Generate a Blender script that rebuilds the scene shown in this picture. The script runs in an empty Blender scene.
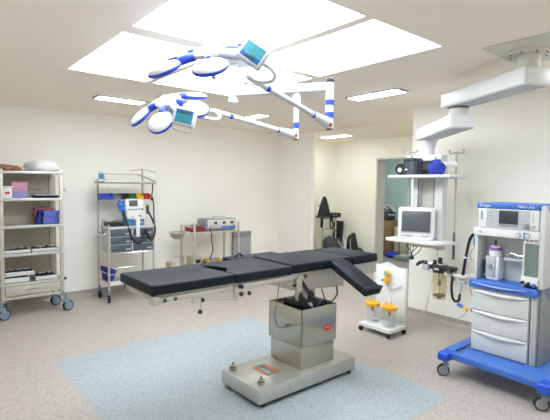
import bpy, bmesh, math, random
from mathutils import Vector, Matrix, Euler, noise
random.seed(7)
V = Vector
PI = math.pi
SC = bpy.context.scene
COL = SC.collection

# ------------------------------------------------------------------ materials
def lin(c):
    r = []
    for v in c[:3]:
        v /= 255.0
        r.append(v / 12.92 if v <= 0.04045 else ((v + 0.055) / 1.055) ** 2.4)
    return (r[0], r[1], r[2], 1.0)

def mat(name, rgb, rough=0.5, metal=0.0, var=0.04, scale=18.0, bump=0.0, bscale=200.0, emit=0.0, coat=0.0, spec=0.5):
    m = bpy.data.materials.new(name); m.use_nodes = True
    nt = m.node_tree; N = nt.nodes; L = nt.links
    b = N['Principled BSDF']
    c = lin(rgb)
    tc = N.new('ShaderNodeTexCoord'); nz = N.new('ShaderNodeTexNoise')
    nz.inputs['Scale'].default_value = scale; nz.inputs['Detail'].default_value = 3
    L.new(tc.outputs['Object'], nz.inputs['Vector'])
    rp = N.new('ShaderNodeValToRGB')
    rp.color_ramp.elements[0].position = 0.3; rp.color_ramp.elements[1].position = 0.7
    rp.color_ramp.elements[0].color = tuple(max(0, x * (1 - var)) for x in c[:3]) + (1,)
    rp.color_ramp.elements[1].color = tuple(min(1, x * (1 + var)) for x in c[:3]) + (1,)
    L.new(nz.outputs['Fac'], rp.inputs['Fac']); L.new(rp.outputs['Color'], b.inputs['Base Color'])
    b.inputs['Roughness'].default_value = rough; b.inputs['Metallic'].default_value = metal
    b.inputs['Specular IOR Level'].default_value = spec
    if coat: b.inputs['Coat Weight'].default_value = coat
    if emit:
        L.new(rp.outputs['Color'], b.inputs['Emission Color']); b.inputs['Emission Strength'].default_value = emit
    if bump:
        n2 = N.new('ShaderNodeTexNoise'); n2.inputs['Scale'].default_value = bscale
        L.new(tc.outputs['Object'], n2.inputs['Vector'])
        bp = N.new('ShaderNodeBump'); bp.inputs['Strength'].default_value = bump; bp.inputs['Distance'].default_value = 0.002
        L.new(n2.outputs['Fac'], bp.inputs['Height']); L.new(bp.outputs['Normal'], b.inputs['Normal'])
    return m

def emis(name, rgb, s):
    m = bpy.data.materials.new(name); m.use_nodes = True
    nt = m.node_tree; N = nt.nodes; L = nt.links
    N.remove(N['Principled BSDF'])
    e = N.new('ShaderNodeEmission'); e.inputs['Color'].default_value = lin(rgb); e.inputs['Strength'].default_value = s
    L.new(e.outputs[0], N['Material Output'].inputs['Surface'])
    return m

def clear(name, rgb, trans=0.8, rough=0.08):
    m = bpy.data.materials.new(name); m.use_nodes = True
    nt = m.node_tree; N = nt.nodes; L = nt.links
    b = N['Principled BSDF']
    b.inputs['Base Color'].default_value = lin(rgb); b.inputs['Roughness'].default_value = rough
    t = N.new('ShaderNodeBsdfTransparent'); t.inputs['Color'].default_value = lin(rgb)
    mx = N.new('ShaderNodeMixShader'); mx.inputs[0].default_value = trans
    L.new(b.outputs[0], mx.inputs[1]); L.new(t.outputs[0], mx.inputs[2])
    L.new(mx.outputs[0], N['Material Output'].inputs['Surface'])
    return m

M = {}
M['wall'] = mat('cream_wall_paint', (245, 244, 238), 0.75, var=0.012, scale=2.0, bump=0.05, bscale=120)
M['wall_warm_light'] = mat('warm_light_wall_paint', (244, 243, 231), 0.75, var=0.012, scale=2.0)  # yellower tint puts the warmer alcove light into the wall colour
M['ceiling'] = mat('ceiling_paint', (246, 237, 223), 0.85, var=0.012, scale=2.0)
M['teal_wall'] = mat('teal_wall_paint', (182, 204, 200), 0.7, var=0.02, scale=3.0)
M['steel'] = mat('brushed_steel', (200, 200, 195), 0.34, 0.7, var=0.05, scale=30)
M['steel_dull'] = mat('dull_steel', (188, 185, 175), 0.42, 0.35, var=0.05, scale=25)
M['steel_mirror'] = mat('polished_steel', (186, 184, 172), 0.28, 0.85, var=0.03, scale=12)
M['chrome'] = mat('chrome', (220, 220, 220), 0.15, 1.0)
M['white'] = mat('white_enamel', (220, 222, 222), 0.35, var=0.015)
M['white_lamp'] = mat('white_lamp_plastic', (204, 207, 212), 0.4, var=0.01)
M['white_cool'] = mat('cool_white_plastic', (202, 205, 204), 0.4, var=0.015)
M['offwhite'] = mat('off_white_plastic', (208, 207, 198), 0.45, var=0.02)
M['grey_light'] = mat('light_grey_plastic', (178, 182, 186), 0.45, var=0.02)
M['grey'] = mat('grey_plastic', (140, 145, 150), 0.5)
M['grey_dark'] = mat('dark_grey_plastic', (78, 84, 92), 0.5)
M['drawer_grey'] = mat('slate_drawer', (74, 82, 94), 0.5)
M['black'] = mat('black_plastic', (28, 29, 32), 0.45)
M['rubber'] = mat('black_rubber', (24, 24, 26), 0.7)
M['pad'] = mat('navy_black_vinyl', (20, 28, 35), 0.52, var=0.06, scale=40, bump=0.15, bscale=600, spec=0.22)
M['pad_seam'] = mat('pad_seam', (27, 31, 38), 0.6)
M['wheel'] = mat('blue_grey_wheel', (118, 136, 156), 0.5)
M['blue'] = mat('royal_blue_plastic', (40, 68, 190), 0.4, var=0.03)
M['blue_mach'] = mat('machine_blue', (62, 108, 190), 0.4, var=0.03)
M['blue_bright'] = mat('bumper_blue', (28, 82, 200), 0.4, var=0.03)
M['blue_pale'] = mat('pale_machine_blue', (142, 166, 212), 0.45, var=0.03)
M['blue_cloth'] = mat('blue_wrap_cloth', (48, 66, 170), 0.9, var=0.15, scale=30, bump=0.5, bscale=60)
M['blue_deep'] = mat('deep_blue_fabric', (32, 48, 130), 0.8, var=0.15, scale=30)
M['blue_box'] = mat('blue_box_plastic', (92, 108, 190), 0.5, var=0.06)
M['violet_box'] = mat('violet_box_plastic', (150, 150, 205), 0.5, var=0.06)
M['pink_box'] = mat('pink_box_plastic', (212, 158, 190), 0.5, var=0.06)
M['salmon'] = mat('salmon_lid', (214, 130, 120), 0.5)
M['rose'] = mat('rose_box', (176, 104, 116), 0.5, var=0.06)
M['red'] = mat('red_plastic', (190, 36, 36), 0.45)
M['red_dark'] = mat('dark_red_plastic', (150, 40, 44), 0.5)
M['yellow'] = mat('yellow_plastic', (232, 172, 36), 0.4)
M['pedal_yellow'] = mat('dark_pedal_yellow', (176, 142, 58), 0.5)  # one even, darkened yellow for the pedals
M['rack_back'] = mat('rack_back_steel', (158, 152, 138), 0.5, 0.4)
M['yellow_lime'] = mat('lime_yellow_gauge', (215, 205, 60), 0.4)
M['orange'] = mat('orange_plastic', (226, 130, 40), 0.45)
M['green'] = mat('green_plastic', (28, 116, 78), 0.45)
M['bin_blue'] = mat('bin_blue', (62, 72, 196), 0.45)
M['bin_grey'] = mat('bin_grey', (120, 124, 128), 0.45)
M['bin_yellow'] = mat('bin_yellow', (240, 196, 30), 0.45)
M['defib_blue'] = mat('defibrillator_blue', (70, 140, 196), 0.45)
M['paddle_blue'] = mat('paddle_blue', (56, 118, 214), 0.45)
M['cyan'] = mat('teal_keypad', (52, 140, 152), 0.35)
M['key_blue'] = mat('blue_keypad', (22, 92, 160), 0.35)
M['key_dark'] = mat('keypad_display', (52, 84, 98), 0.3)
M['screen'] = mat('dark_screen', (84, 90, 96), 0.25, var=0.03)
M['screen_dark'] = mat('dim_screen', (58, 60, 62), 0.3, var=0.03)
M['purple'] = mat('purple_ring', (150, 86, 178), 0.4)
M['bag_dark'] = mat('dark_patterned_fabric', (70, 78, 88), 0.8, var=0.6, scale=26)
M['bag_black'] = mat('black_nylon', (30, 32, 36), 0.75, var=0.25, scale=20)
M['bag_grey'] = mat('grey_black_nylon', (58, 62, 64), 0.8, var=0.3, scale=14)
M['cloth_white'] = mat('white_linen', (224, 225, 227), 0.9, var=0.04, scale=30, bump=0.5, bscale=40)
M['cloth_pattern'] = mat('brown_patterned_cloth', (150, 100, 76), 0.9, var=0.55, scale=24, bump=0.4, bscale=60)
M['brown'] = mat('brown_wood', (150, 122, 86), 0.6, var=0.12, scale=8)
M['beige_box'] = mat('beige_metal', (176, 168, 146), 0.5, var=0.05)
M['tan_pale'] = mat('pale_cardboard', (205, 196, 172), 0.8, var=0.05)
M['green_grey'] = mat('green_grey_plastic', (150, 164, 152), 0.6, var=0.05)
M['label_red'] = mat('red_emblem', (205, 58, 46), 0.5)
M['label_orange'] = mat('orange_label', (206, 120, 84), 0.5)
M['label_grey'] = mat('grey_label', (128, 130, 130), 0.5)
M['glass'] = clear('clear_jar', (242, 245, 245), 0.9)
M['glass_yellow'] = clear('yellowish_canister', (240, 236, 212), 0.86)
M['tube_glass'] = clear('flow_tube_glass', (226, 234, 230), 0.9)
M['panel_light'] = emis('light_panel_glow', (242, 249, 255), 5.6)
M['strip_light'] = emis('strip_light_glow', (246, 250, 255), 17.0)

def floor_material():
    m = bpy.data.materials.new('speckled_vinyl'); m.use_nodes = True
    nt = m.node_tree; N = nt.nodes; L = nt.links; b = N['Principled BSDF']
    tc = N.new('ShaderNodeTexCoord'); sp = N.new('ShaderNodeSeparateXYZ')
    L.new(tc.outputs['Object'], sp.inputs[0])
    def math_(op, a, bb):
        n = N.new('ShaderNodeMath'); n.operation = op
        if isinstance(a, (int, float)): n.inputs[0].default_value = a
        else: L.new(a, n.inputs[0])
        if isinstance(bb, (int, float)): n.inputs[1].default_value = bb
        else: L.new(bb, n.inputs[1])
        return n.outputs[0]
    x, y = sp.outputs[0], sp.outputs[1]
    mk = math_('MULTIPLY', math_('MULTIPLY', math_('GREATER_THAN', x, 1.065), math_('LESS_THAN', x, 3.375)),
               math_('MULTIPLY', math_('GREATER_THAN', y, 1.80), math_('LESS_THAN', y, 4.53)))
    def mix(fac, a, bb):
        n = N.new('ShaderNodeMix'); n.data_type = 'RGBA'
        if isinstance(fac, (int, float)): n.inputs[0].default_value = fac
        else: L.new(fac, n.inputs[0])
        for i, v in ((6, a), (7, bb)):
            if isinstance(v, tuple): n.inputs[i].default_value = v
            else: L.new(v, n.inputs[i])
        return n.outputs[2]
    base = mix(mk, lin((177, 170, 164)), lin((163, 173, 177)))
    dark = mix(mk, lin((136, 127, 120)), lin((124, 134, 144)))
    light = mix(mk, lin((192, 185, 180)), lin((178, 188, 192)))
    def speck(scale, lo, hi):
        v = N.new('ShaderNodeTexVoronoi'); v.inputs['Scale'].default_value = scale
        L.new(tc.outputs['Object'], v.inputs['Vector'])
        s = N.new('ShaderNodeSeparateColor'); L.new(v.outputs['Color'], s.inputs[0])
        r = math_('GREATER_THAN', s.outputs[0], lo)
        d = math_('LESS_THAN', v.outputs['Distance'], hi)
        return math_('MULTIPLY', r, d)
    c = mix(speck(75, 0.74, 0.42), base, dark)
    c = mix(speck(110, 0.72, 0.42), c, light)
    c = mix(speck(140, 0.74, 0.40), c, dark)
    L.new(c, b.inputs['Base Color'])
    b.inputs['Roughness'].default_value = 0.42
    b.inputs['Specular IOR Level'].default_value = 0.4
    return m
M['floor'] = floor_material()

# ------------------------------------------------------------------ mesh builder
def MBX(dx):
    m = MB(); m.xf = Matrix.Translation((dx, 0, 0)); return m
class MB:
    def __init__(self):
        self.bm = bmesh.new(); self.mats = []; self.mi = 0; self.xf = Matrix.Identity(4)
    def m(self, key):
        mm = M[key]
        if mm not in self.mats: self.mats.append(mm)
        self.mi = self.mats.index(mm); return self
    def _fin(self, faces):
        for f in faces:
            f.material_index = self.mi
    def _addfaces(self, verts, faces):
        vs = [self.bm.verts.new(self.xf @ V(v)) for v in verts]
        fs = []
        for f in faces:
            try: fs.append(self.bm.faces.new([vs[i] for i in f]))
            except ValueError: pass
        self._fin(fs); return vs, fs
    def _bevel(self, fs, bev, seg):
        if bev <= 0: return
        es = list({e for f in fs for e in f.edges})
        r = bmesh.ops.bevel(self.bm, geom=es, offset=bev, offset_type='OFFSET', segments=seg, profile=0.5, affect='EDGES', clamp_overlap=True)
        self._fin(r['faces'])
    def box(self, x0, x1, y0, y1, z0, z1, bev=0.0, seg=2):
        vs, fs = self._addfaces([(x0, y0, z0), (x1, y0, z0), (x1, y1, z0), (x0, y1, z0), (x0, y0, z1), (x1, y0, z1), (x1, y1, z1), (x0, y1, z1)],
            [(0, 3, 2, 1), (4, 5, 6, 7), (0, 1, 5, 4), (1, 2, 6, 5), (2, 3, 7, 6), (3, 0, 4, 7)])
        self._bevel(fs, bev, seg); return self
    def prism(self, poly, h0, h1, axis='z', bev=0.0, seg=2):
        # poly lies in the plane across the axis; for axis x: (y,z), y: (x,z), z: (x,y)
        def P(a, b, h): return {'z': (a, b, h), 'y': (a, h, b), 'x': (h, a, b)}[axis]
        n = len(poly)
        vs, fs = self._addfaces([P(a, b, h0) for a, b in poly] + [P(a, b, h1) for a, b in poly],
            [tuple(range(n)), tuple(range(2 * n - 1, n - 1, -1))] + [(i, (i + 1) % n, n + (i + 1) % n, n + i) for i in range(n)])
        self._bevel(fs, bev, seg); return self
    def hexa(self, bot, top, bev=0.0, seg=2):
        n = len(bot)
        vs, fs = self._addfaces(list(bot) + list(top), [tuple(range(n)), tuple(range(2 * n - 1, n - 1, -1))] + [(i, (i + 1) % n, n + (i + 1) % n, n + i) for i in range(n)])
        self._bevel(fs, bev, seg); return self
    def ring(self, c, d, r, n, ref=None):
        d = V(d).normalized()
        a = V(ref) if ref is not None else (V((0, 0, 1)) if abs(d.z) < 0.9 else V((1, 0, 0)))
        e1 = (a - d * a.dot(d)).normalized(); e2 = d.cross(e1)
        return [V(c) + e1 * (r * math.cos(2 * PI * i / n)) + e2 * (r * math.sin(2 * PI * i / n)) for i in range(n)]
    def cyl(self, p0, p1, r0, r1=None, n=16, bev=0.0):
        if r1 is None: r1 = r0
        p0, p1 = V(p0), V(p1); d = p1 - p0
        A = self.ring(p0, d, r0, n); B = self.ring(p1, d, r1, n)
        vs, fs = self._addfaces(A + B, [tuple(range(n)), tuple(range(2 * n - 1, n - 1, -1))] + [(i, (i + 1) % n, n + (i + 1) % n, n + i) for i in range(n)])
        if bev:
            es = [e for e in {e for f in fs for e in f.edges} if len([f for f in e.link_faces if len(f.verts) > 4]) == 1]
            r = bmesh.ops.bevel(self.bm, geom=es, offset=bev, offset_type='OFFSET', segments=2, profile=0.5, affect='EDGES', clamp_overlap=True)
            self._fin(r['faces'])
        return self
    def tube(self, pts, r, n=8, sub=4, closed=False):
        P = [V(p) for p in pts]
        if sub > 1 and len(P) > 2:
            Q = []
            k = len(P)
            rng = k if closed else k - 1
            for i in range(rng):
                if closed: a, b, c, d = P[(i - 1) % k], P[i], P[(i + 1) % k], P[(i + 2) % k]
                else: a, b, c, d = P[max(i - 1, 0)], P[i], P[i + 1], P[min(i + 2, k - 1)]
                for j in range(sub):
                    t = j / sub
                    Q.append(0.5 * ((2 * b) + (c - a) * t + (2 * a - 5 * b + 4 * c - d) * t * t + (3 * b - a - 3 * c + d) * t ** 3))
            if not closed: Q.append(P[-1])
            P = Q
        k = len(P); rings = []; ref = None
        for i in range(k):
            if closed: d = P[(i + 1) % k] - P[i - 1]
            else: d = P[min(i + 1, k - 1)] - P[max(i - 1, 0)]
            if d.length < 1e-9: d = V((0, 0, 1))
            d.normalize()
            if ref is None: ref = V((0, 0, 1)) if abs(d.z) < 0.9 else V((1, 0, 0))
            ref = (ref - d * ref.dot(d))
            if ref.length < 1e-6: ref = d.orthogonal()
            ref.normalize()
            rr = r(i / (k - 1)) if callable(r) else r
            e2 = d.cross(ref)
            rings.append([P[i] + ref * (rr * math.cos(2 * PI * q / n)) + e2 * (rr * math.sin(2 * PI * q / n)) for q in range(n)])
        verts = [p for rg in rings for p in rg]; faces = []
        for i in range(k if closed else k - 1):
            j = (i + 1) % k
            for q in range(n):
                faces.append((i * n + q, i * n + (q + 1) % n, j * n + (q + 1) % n, j * n + q))
        if not closed:
            faces.append(tuple(range(n - 1, -1, -1))); faces.append(tuple((k - 1) * n + q for q in range(n)))
        self._addfaces(verts, faces); return self
    def lathe(self, prof, c=(0, 0, 0), n=24, axis=(0, 0, 1), sx=1.0, sy=1.0):
        d = V(axis).normalized(); a = V((1, 0, 0)) if abs(d.x) < 0.9 else V((0, 1, 0))
        e1 = (a - d * a.dot(d)).normalized(); e2 = d.cross(e1); c = V(c)
        verts = []; faces = []; k = len(prof)
        for r, z in prof:
            for i in range(n):
                t = 2 * PI * i / n
                verts.append(c + d * z + e1 * (r * sx * math.cos(t)) + e2 * (r * sy * math.sin(t)))
        for j in range(k - 1):
            for i in range(n):
                faces.append((j * n + i, j * n + (i + 1) % n, (j + 1) * n + (i + 1) % n, (j + 1) * n + i))
        if prof[0][0] > 1e-6: faces.append(tuple(range(n - 1, -1, -1)))
        if prof[-1][0] > 1e-6: faces.append(tuple((k - 1) * n + i for i in range(n)))
        self._addfaces(verts, faces); return self
    def lump(self, c, rad, amp=0.15, freq=6.0, seed=0.0, sub=3, flat=None):
        r = bmesh.ops.create_icosphere(self.bm, subdivisions=sub, radius=1.0)
        vs = r['verts']; c = V(c)
        for v in vs:
            p = V((v.co.x * rad[0], v.co.y * rad[1], v.co.z * rad[2]))
            nn = noise.noise(p * freq + V((seed, seed * 1.7, -seed)))
            n2 = noise.noise(p * freq * 2.7 + V((-seed, 3.1, seed)))
            p = p * (1 + amp * nn + 0.45 * amp * n2)
            p = p + c
            if flat is not None and p.z < flat: p.z = flat + 0.02 * (p.z - flat)
            v.co = self.xf @ p
        self._fin(list({f for v in vs for f in v.link_faces})); return self
    def ball(self, c, r, n=10):
        return self.lathe([(1e-7 if i in (0, n) else r * math.sin(PI * i / n), -r * math.cos(PI * i / n)) for i in range(n + 1)], c, n=14)
    def build(self, name, parent=None, smooth=True, angle=38.0):
        bm = self.bm
        bmesh.ops.remove_doubles(bm, verts=bm.verts, dist=1e-6)
        bmesh.ops.recalc_face_normals(bm, faces=bm.faces)
        if parent is not None:
            off = origin(parent)
            bmesh.ops.translate(bm, vec=-off, verts=bm.verts)
        me = bpy.data.meshes.new(name); bm.to_mesh(me); bm.free()
        for mm in self.mats: me.materials.append(mm)
        if smooth:
            for p in me.polygons: p.use_smooth = True
            me.set_sharp_from_angle(angle=math.radians(angle))
        o = bpy.data.objects.new(name, me); COL.objects.link(o)
        if parent is not None: o.parent = parent
        return o

def origin(o):
    r = V((0, 0, 0))
    while o is not None:
        r = r + o.location; o = o.parent
    return r

def thing(name, label, cat, loc, group=None):
    o = bpy.data.objects.new(name, None); o.empty_display_size = 0.1
    o.location = loc; COL.objects.link(o)
    return tag(o, label, cat, group)
def tag(o, label, cat, group=None, kind=None):
    o['label'] = label; o['category'] = cat
    if group: o['group'] = group
    if kind: o['kind'] = kind
    return o
def single(mb, name, label, cat, group=None, base=None):
    """one-mesh thing with its origin at its base"""
    o = mb.build(name)
    xs = [v.co for v in o.data.vertices]
    lo = V((min(v.x for v in xs), min(v.y for v in xs), min(v.z for v in xs))); hi = V((max(v.x for v in xs), max(v.y for v in xs), max(v.z for v in xs)))
    b = V(((lo.x + hi.x) / 2, (lo.y + hi.y) / 2, lo.z))
    o.data.transform(Matrix.Translation(-b)); o.location = b
    return tag(o, label, cat, group)
def struct(mb, name):
    o = mb.build(name, smooth=False); o['kind'] = 'structure'; return o
def text(s, size, key, mtx, parent, name, depth=0.0006):
    cu = bpy.data.curves.new(name, 'FONT'); cu.body = s; cu.size = size; cu.extrude = depth
    cu.align_x = 'CENTER'; cu.align_y = 'CENTER'
    tmp = bpy.data.objects.new(name, cu); COL.objects.link(tmp)
    dg = bpy.context.evaluated_depsgraph_get()
    me = bpy.data.meshes.new_from_object(tmp.evaluated_get(dg))
    bpy.data.objects.remove(tmp); bpy.data.curves.remove(cu)
    me.materials.clear(); me.materials.append(M[key])
    me.transform(mtx); me.transform(Matrix.Translation(-origin(parent)))
    o = bpy.data.objects.new(name, me); COL.objects.link(o); o.parent = parent
    return o
def face_mx(c, facing):
    """text frame: facing -x or -y wall side, upright"""
    if facing == '-x': X, Y, Z = V((0, -1, 0)), V((0, 0, 1)), V((-1, 0, 0))
    else: X, Y, Z = V((1, 0, 0)), V((0, 0, 1)), V((0, -1, 0))
    m = Matrix((X, Y, Z)).transposed().to_4x4(); m.translation = V(c); return m

# ------------------------------------------------------------------ camera
CAM_H = 1.7; FPX = 447.0
YAW, PITCH, ROLL = math.radians(39.9), math.radians(3.17), math.radians(0.724)
F = V((math.sin(YAW) * math.cos(PITCH), math.cos(YAW) * math.cos(PITCH), -math.sin(PITCH)))
R0 = V((math.cos(YAW), -math.sin(YAW), 0)); U0 = R0.cross(F)
R_ = R0 * math.cos(ROLL) + U0 * math.sin(ROLL); U_ = -R0 * math.sin(ROLL) + U0 * math.cos(ROLL)
cam = bpy.data.cameras.new('camera'); co = bpy.data.objects.new('camera', cam); COL.objects.link(co)
mx = Matrix((R_, U_, -F)).transposed().to_4x4(); mx.translation = V((0, 0, CAM_H)); co.matrix_world = mx
cam.sensor_fit = 'HORIZONTAL'; cam.sensor_width = 36.0; cam.lens = FPX / 550.0 * 36.0
cam.clip_start = 0.02
SC.camera = co
# ------------------------------------------------------------------ setting
ZC = 2.74; XR = 5.22; YL = 6.96; XA = 7.62
X0, Y0 = -0.9, -0.8
struct(MB().m('floor').box(X0 - .1, 10.0, Y0 - .1, 8.2, -0.1, 0), 'floor')
c = MB().m('ceiling')
# ceiling slab with the cut for the recessed light field
LX0, LX1, LY0, LY1 = 1.2, 3.09, 0.55, 4.42
c.box(X0 - .1, LX0, Y0 - .1, YL + .1, ZC, ZC + .12); c.box(LX1, 5.88, Y0 - .1, YL + .1, ZC, ZC + .12)
c.box(LX0, LX1, Y0 - .1, LY0, ZC, ZC + .12); c.box(LX0, LX1, LY1, YL + .1, ZC, ZC + .12)
struct(c, 'ceiling')
struct(MB().m('ceiling').box(5.88, XA + .25, 2.4, YL + .1, 2.685, 2.86), 'ceiling_alcove')
struct(MB().m('wall').box(X0 - .1, 5.86, YL, YL + .12, 0, ZC), 'wall_left')
struct(MB().m('wall').box(5.86, 5.93, 5.96, YL + .12, 0, 2.685), 'wall_pillar')
struct(MB().m('wall').box(XR, XR + .14, Y0, 3.415, 0, ZC), 'wall_right')
struct(MB().m('wall').box(X0 - .1, X0, Y0, YL, 0, ZC), 'wall_rear')
struct(MB().m('wall').box(X0 - .1, XR + .14, Y0 - .12, Y0, 0, ZC), 'wall_near')
struct(MB().m('wall_warm_light').box(5.93, XA, YL, YL + .12, 0, 2.685), 'wall_alcove')
DY1, DY0 = 5.83, 4.55; DZ = 2.29
w = MB().m('wall_warm_light')
w.box(XA, XA + .25, DY1, YL + .12, 0, 2.685); w.box(XA, XA + .25, 2.4, DY0, 0, 2.685); w.box(XA, XA + .25, DY0, DY1, DZ, 2.685)
struct(w, 'wall_doorway')
struct(MB().m('wall_warm_light').box(XR + .14, XA + .25, 2.3, 2.4, 0, 2.685), 'wall_alcove_end')
# the neighbouring room seen through the doorway
r = MB().m('teal_wall'); r.box(9.8, 9.92, 3.4, 8.0, 0, 2.7); r.box(XA + .25, 9.92, 7.9, 8.0, 0, 2.7); r.box(XA + .25, 9.92, 3.3, 3.4, 0, 2.7)
struct(r, 'wall_next_room')
struct(MB().m('ceiling').box(XA + .25, 10.0, 3.3, 8.1, 2.7, 2.8), 'ceiling_next_room')
def skirting(poly_path, name):
    """coved skirting in the floor vinyl, along x or y"""
    mb = MB().m('floor')
    for axis, at, lo, hi, sgn in poly_path:
        prof = [(at, 0.0), (at, 0.085), (at + sgn * .006, 0.085), (at + sgn * .008, 0.03), (at + sgn * .016, 0.012), (at + sgn * .03, 0.0)]
        if axis == 'y': mb.prism([(a, b) for a, b in prof], lo, hi, axis='y')
        else: mb.prism([(a, b) for a, b in prof], lo, hi, axis='x')
    return struct(mb, name)
skirting([('x', YL, X0, 5.86, -1)], 'baseboard_left')
skirting([('y', XR, Y0, 3.415, -1)], 'baseboard_right')
skirting([('y', 5.86, 5.96, YL - .03, -1)], 'baseboard_pillar')
skirting([('y', XA, DY1, YL, -1), ('x', YL, 5.93, XA - .03, -1)], 'baseboard_alcove')
# door frame lining
t = MB().m('offwhite'); t.box(XA - .012, XA + .262, DY1 - .03, DY1, 0, DZ); t.box(XA - .012, XA + .262, DY0, DY0 + .03, 0, DZ); t.box(XA - .012, XA + .262, DY0, DY1, DZ - .03, DZ)
struct(t, 'trim_1')

# ------------------------------------------------------------------ ceiling lights
# grid of bars between the four glowing panels of the field, flush with the ceiling
g = MB().m('ceiling')
g.box(1.955, 2.02, 3.10, LY1, ZC, ZC + .11)
g.box(2.21, 2.29, 1.80, 3.10, ZC, ZC + .11)
g.box(LX0, 1.955, 2.93, 3.09, ZC, ZC + .11); g.box(1.955, 2.21, 2.93, 3.10, ZC, ZC + .11)
g.box(2.29, LX1, 3.06, 3.15, ZC, ZC + .11); g.box(2.21, 2.29, 3.06, 3.15, ZC, ZC + .11); g.box(2.02, 2.21, 3.06, 3.12, ZC, ZC + .11)
struct(g, 'trim_2')
def light_panel(x0, x1, y0, y1, label):
    t = thing('ceiling_light_panel', label, 'ceiling light', ((x0 + x1) / 2, (y0 + y1) / 2, ZC + .018), 'large panels of the ceiling light field')
    MB().m('panel_light').box(x0 + .004, x1 - .004, y0 + .004, y1 - .004, ZC + .030, ZC + .036).build('diffuser', t)
    f = MB().m('grey_light'); w = .004
    f.box(x0, x0 + w, y0, y1, ZC + .018, ZC + .05); f.box(x1 - w, x1, y0, y1, ZC + .018, ZC + .05)
    f.box(x0, x1, y0, y0 + w, ZC + .018, ZC + .05); f.box(x0, x1, y1 - w, y1, ZC + .018, ZC + .05)
    f.m('white').box(x0, x1, y0, y1, ZC + .05, ZC + .10)
    f.build('frame', t)
light_panel(1.2, 2.21, 1.80, 2.93, 'large glowing ceiling panel cut by the top edge above the upper surgical light')
light_panel(2.29, 3.09, 1.80, 3.06, 'large glowing ceiling panel at right of the field above the white swing arm')
light_panel(1.2, 1.955, 3.09, 4.42, 'large glowing ceiling panel at the far left corner of the field')
light_panel(2.02, 3.09, 3.15, 4.42, 'large glowing ceiling panel behind the upper lamp control box, smallest in view')
# plain soffit closing the near end of the light field
struct(MB().m('ceiling').box(LX0, LX1, LY0, 1.80, ZC, ZC + .12), 'ceiling_infill')

def strip_light(x0, x1, y0, y1, z, label):
    t = thing('strip_light', label, 'ceiling light', ((x0 + x1) / 2, (y0 + y1) / 2, z), 'slim strip lights on the ceiling')
    e = .03; alongx = (x1 - x0) > (y1 - y0)
    MB().m('grey').box(x0, x1, y0, y1, z - .012, z, .003).build('frame', t)
    if alongx: MB().m('strip_light').box(x0 + e, x1 - e, y0 + .014, y1 - .014, z - .018, z - .010, .002).build('diffuser', t)
    else: MB().m('strip_light').box(x0 + .014, x1 - .014, y0 + e, y1 - e, z - .018, z - .010, .002).build('diffuser', t)
    for s in (0, 1):
        if alongx:
            xx = x0 + .012 if s == 0 else x1 - .012
            MB().m('grey_dark').cyl((xx, (y0 + y1) / 2, z - .02), (xx, (y0 + y1) / 2, z - .006), .012, n=12).build('end_clip', t)
        else:
            yy = y0 + .012 if s == 0 else y1 - .012
            MB().m('grey_dark').cyl(((x0 + x1) / 2, yy, z - .02), ((x0 + x1) / 2, yy, z - .006), .012, n=12).build('end_clip', t)
    return t
strip_light(1.81, 2.43, 5.45, 5.66, ZC, 'slim strip light on the ceiling near the left wall above the lower surgical light')
strip_light(4.03, 4.24, 2.84, 3.56, ZC, 'slim strip light on the ceiling right of the big glowing panels')
strip_light(4.04, 4.23, 5.20, 5.78, ZC, 'slim strip light seen just behind the spring arm of the lower lamp')
strip_light(6.50, 6.70, 5.70, 6.40, 2.685, 'slim strip light on the low alcove ceiling beyond the pillar')

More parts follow.
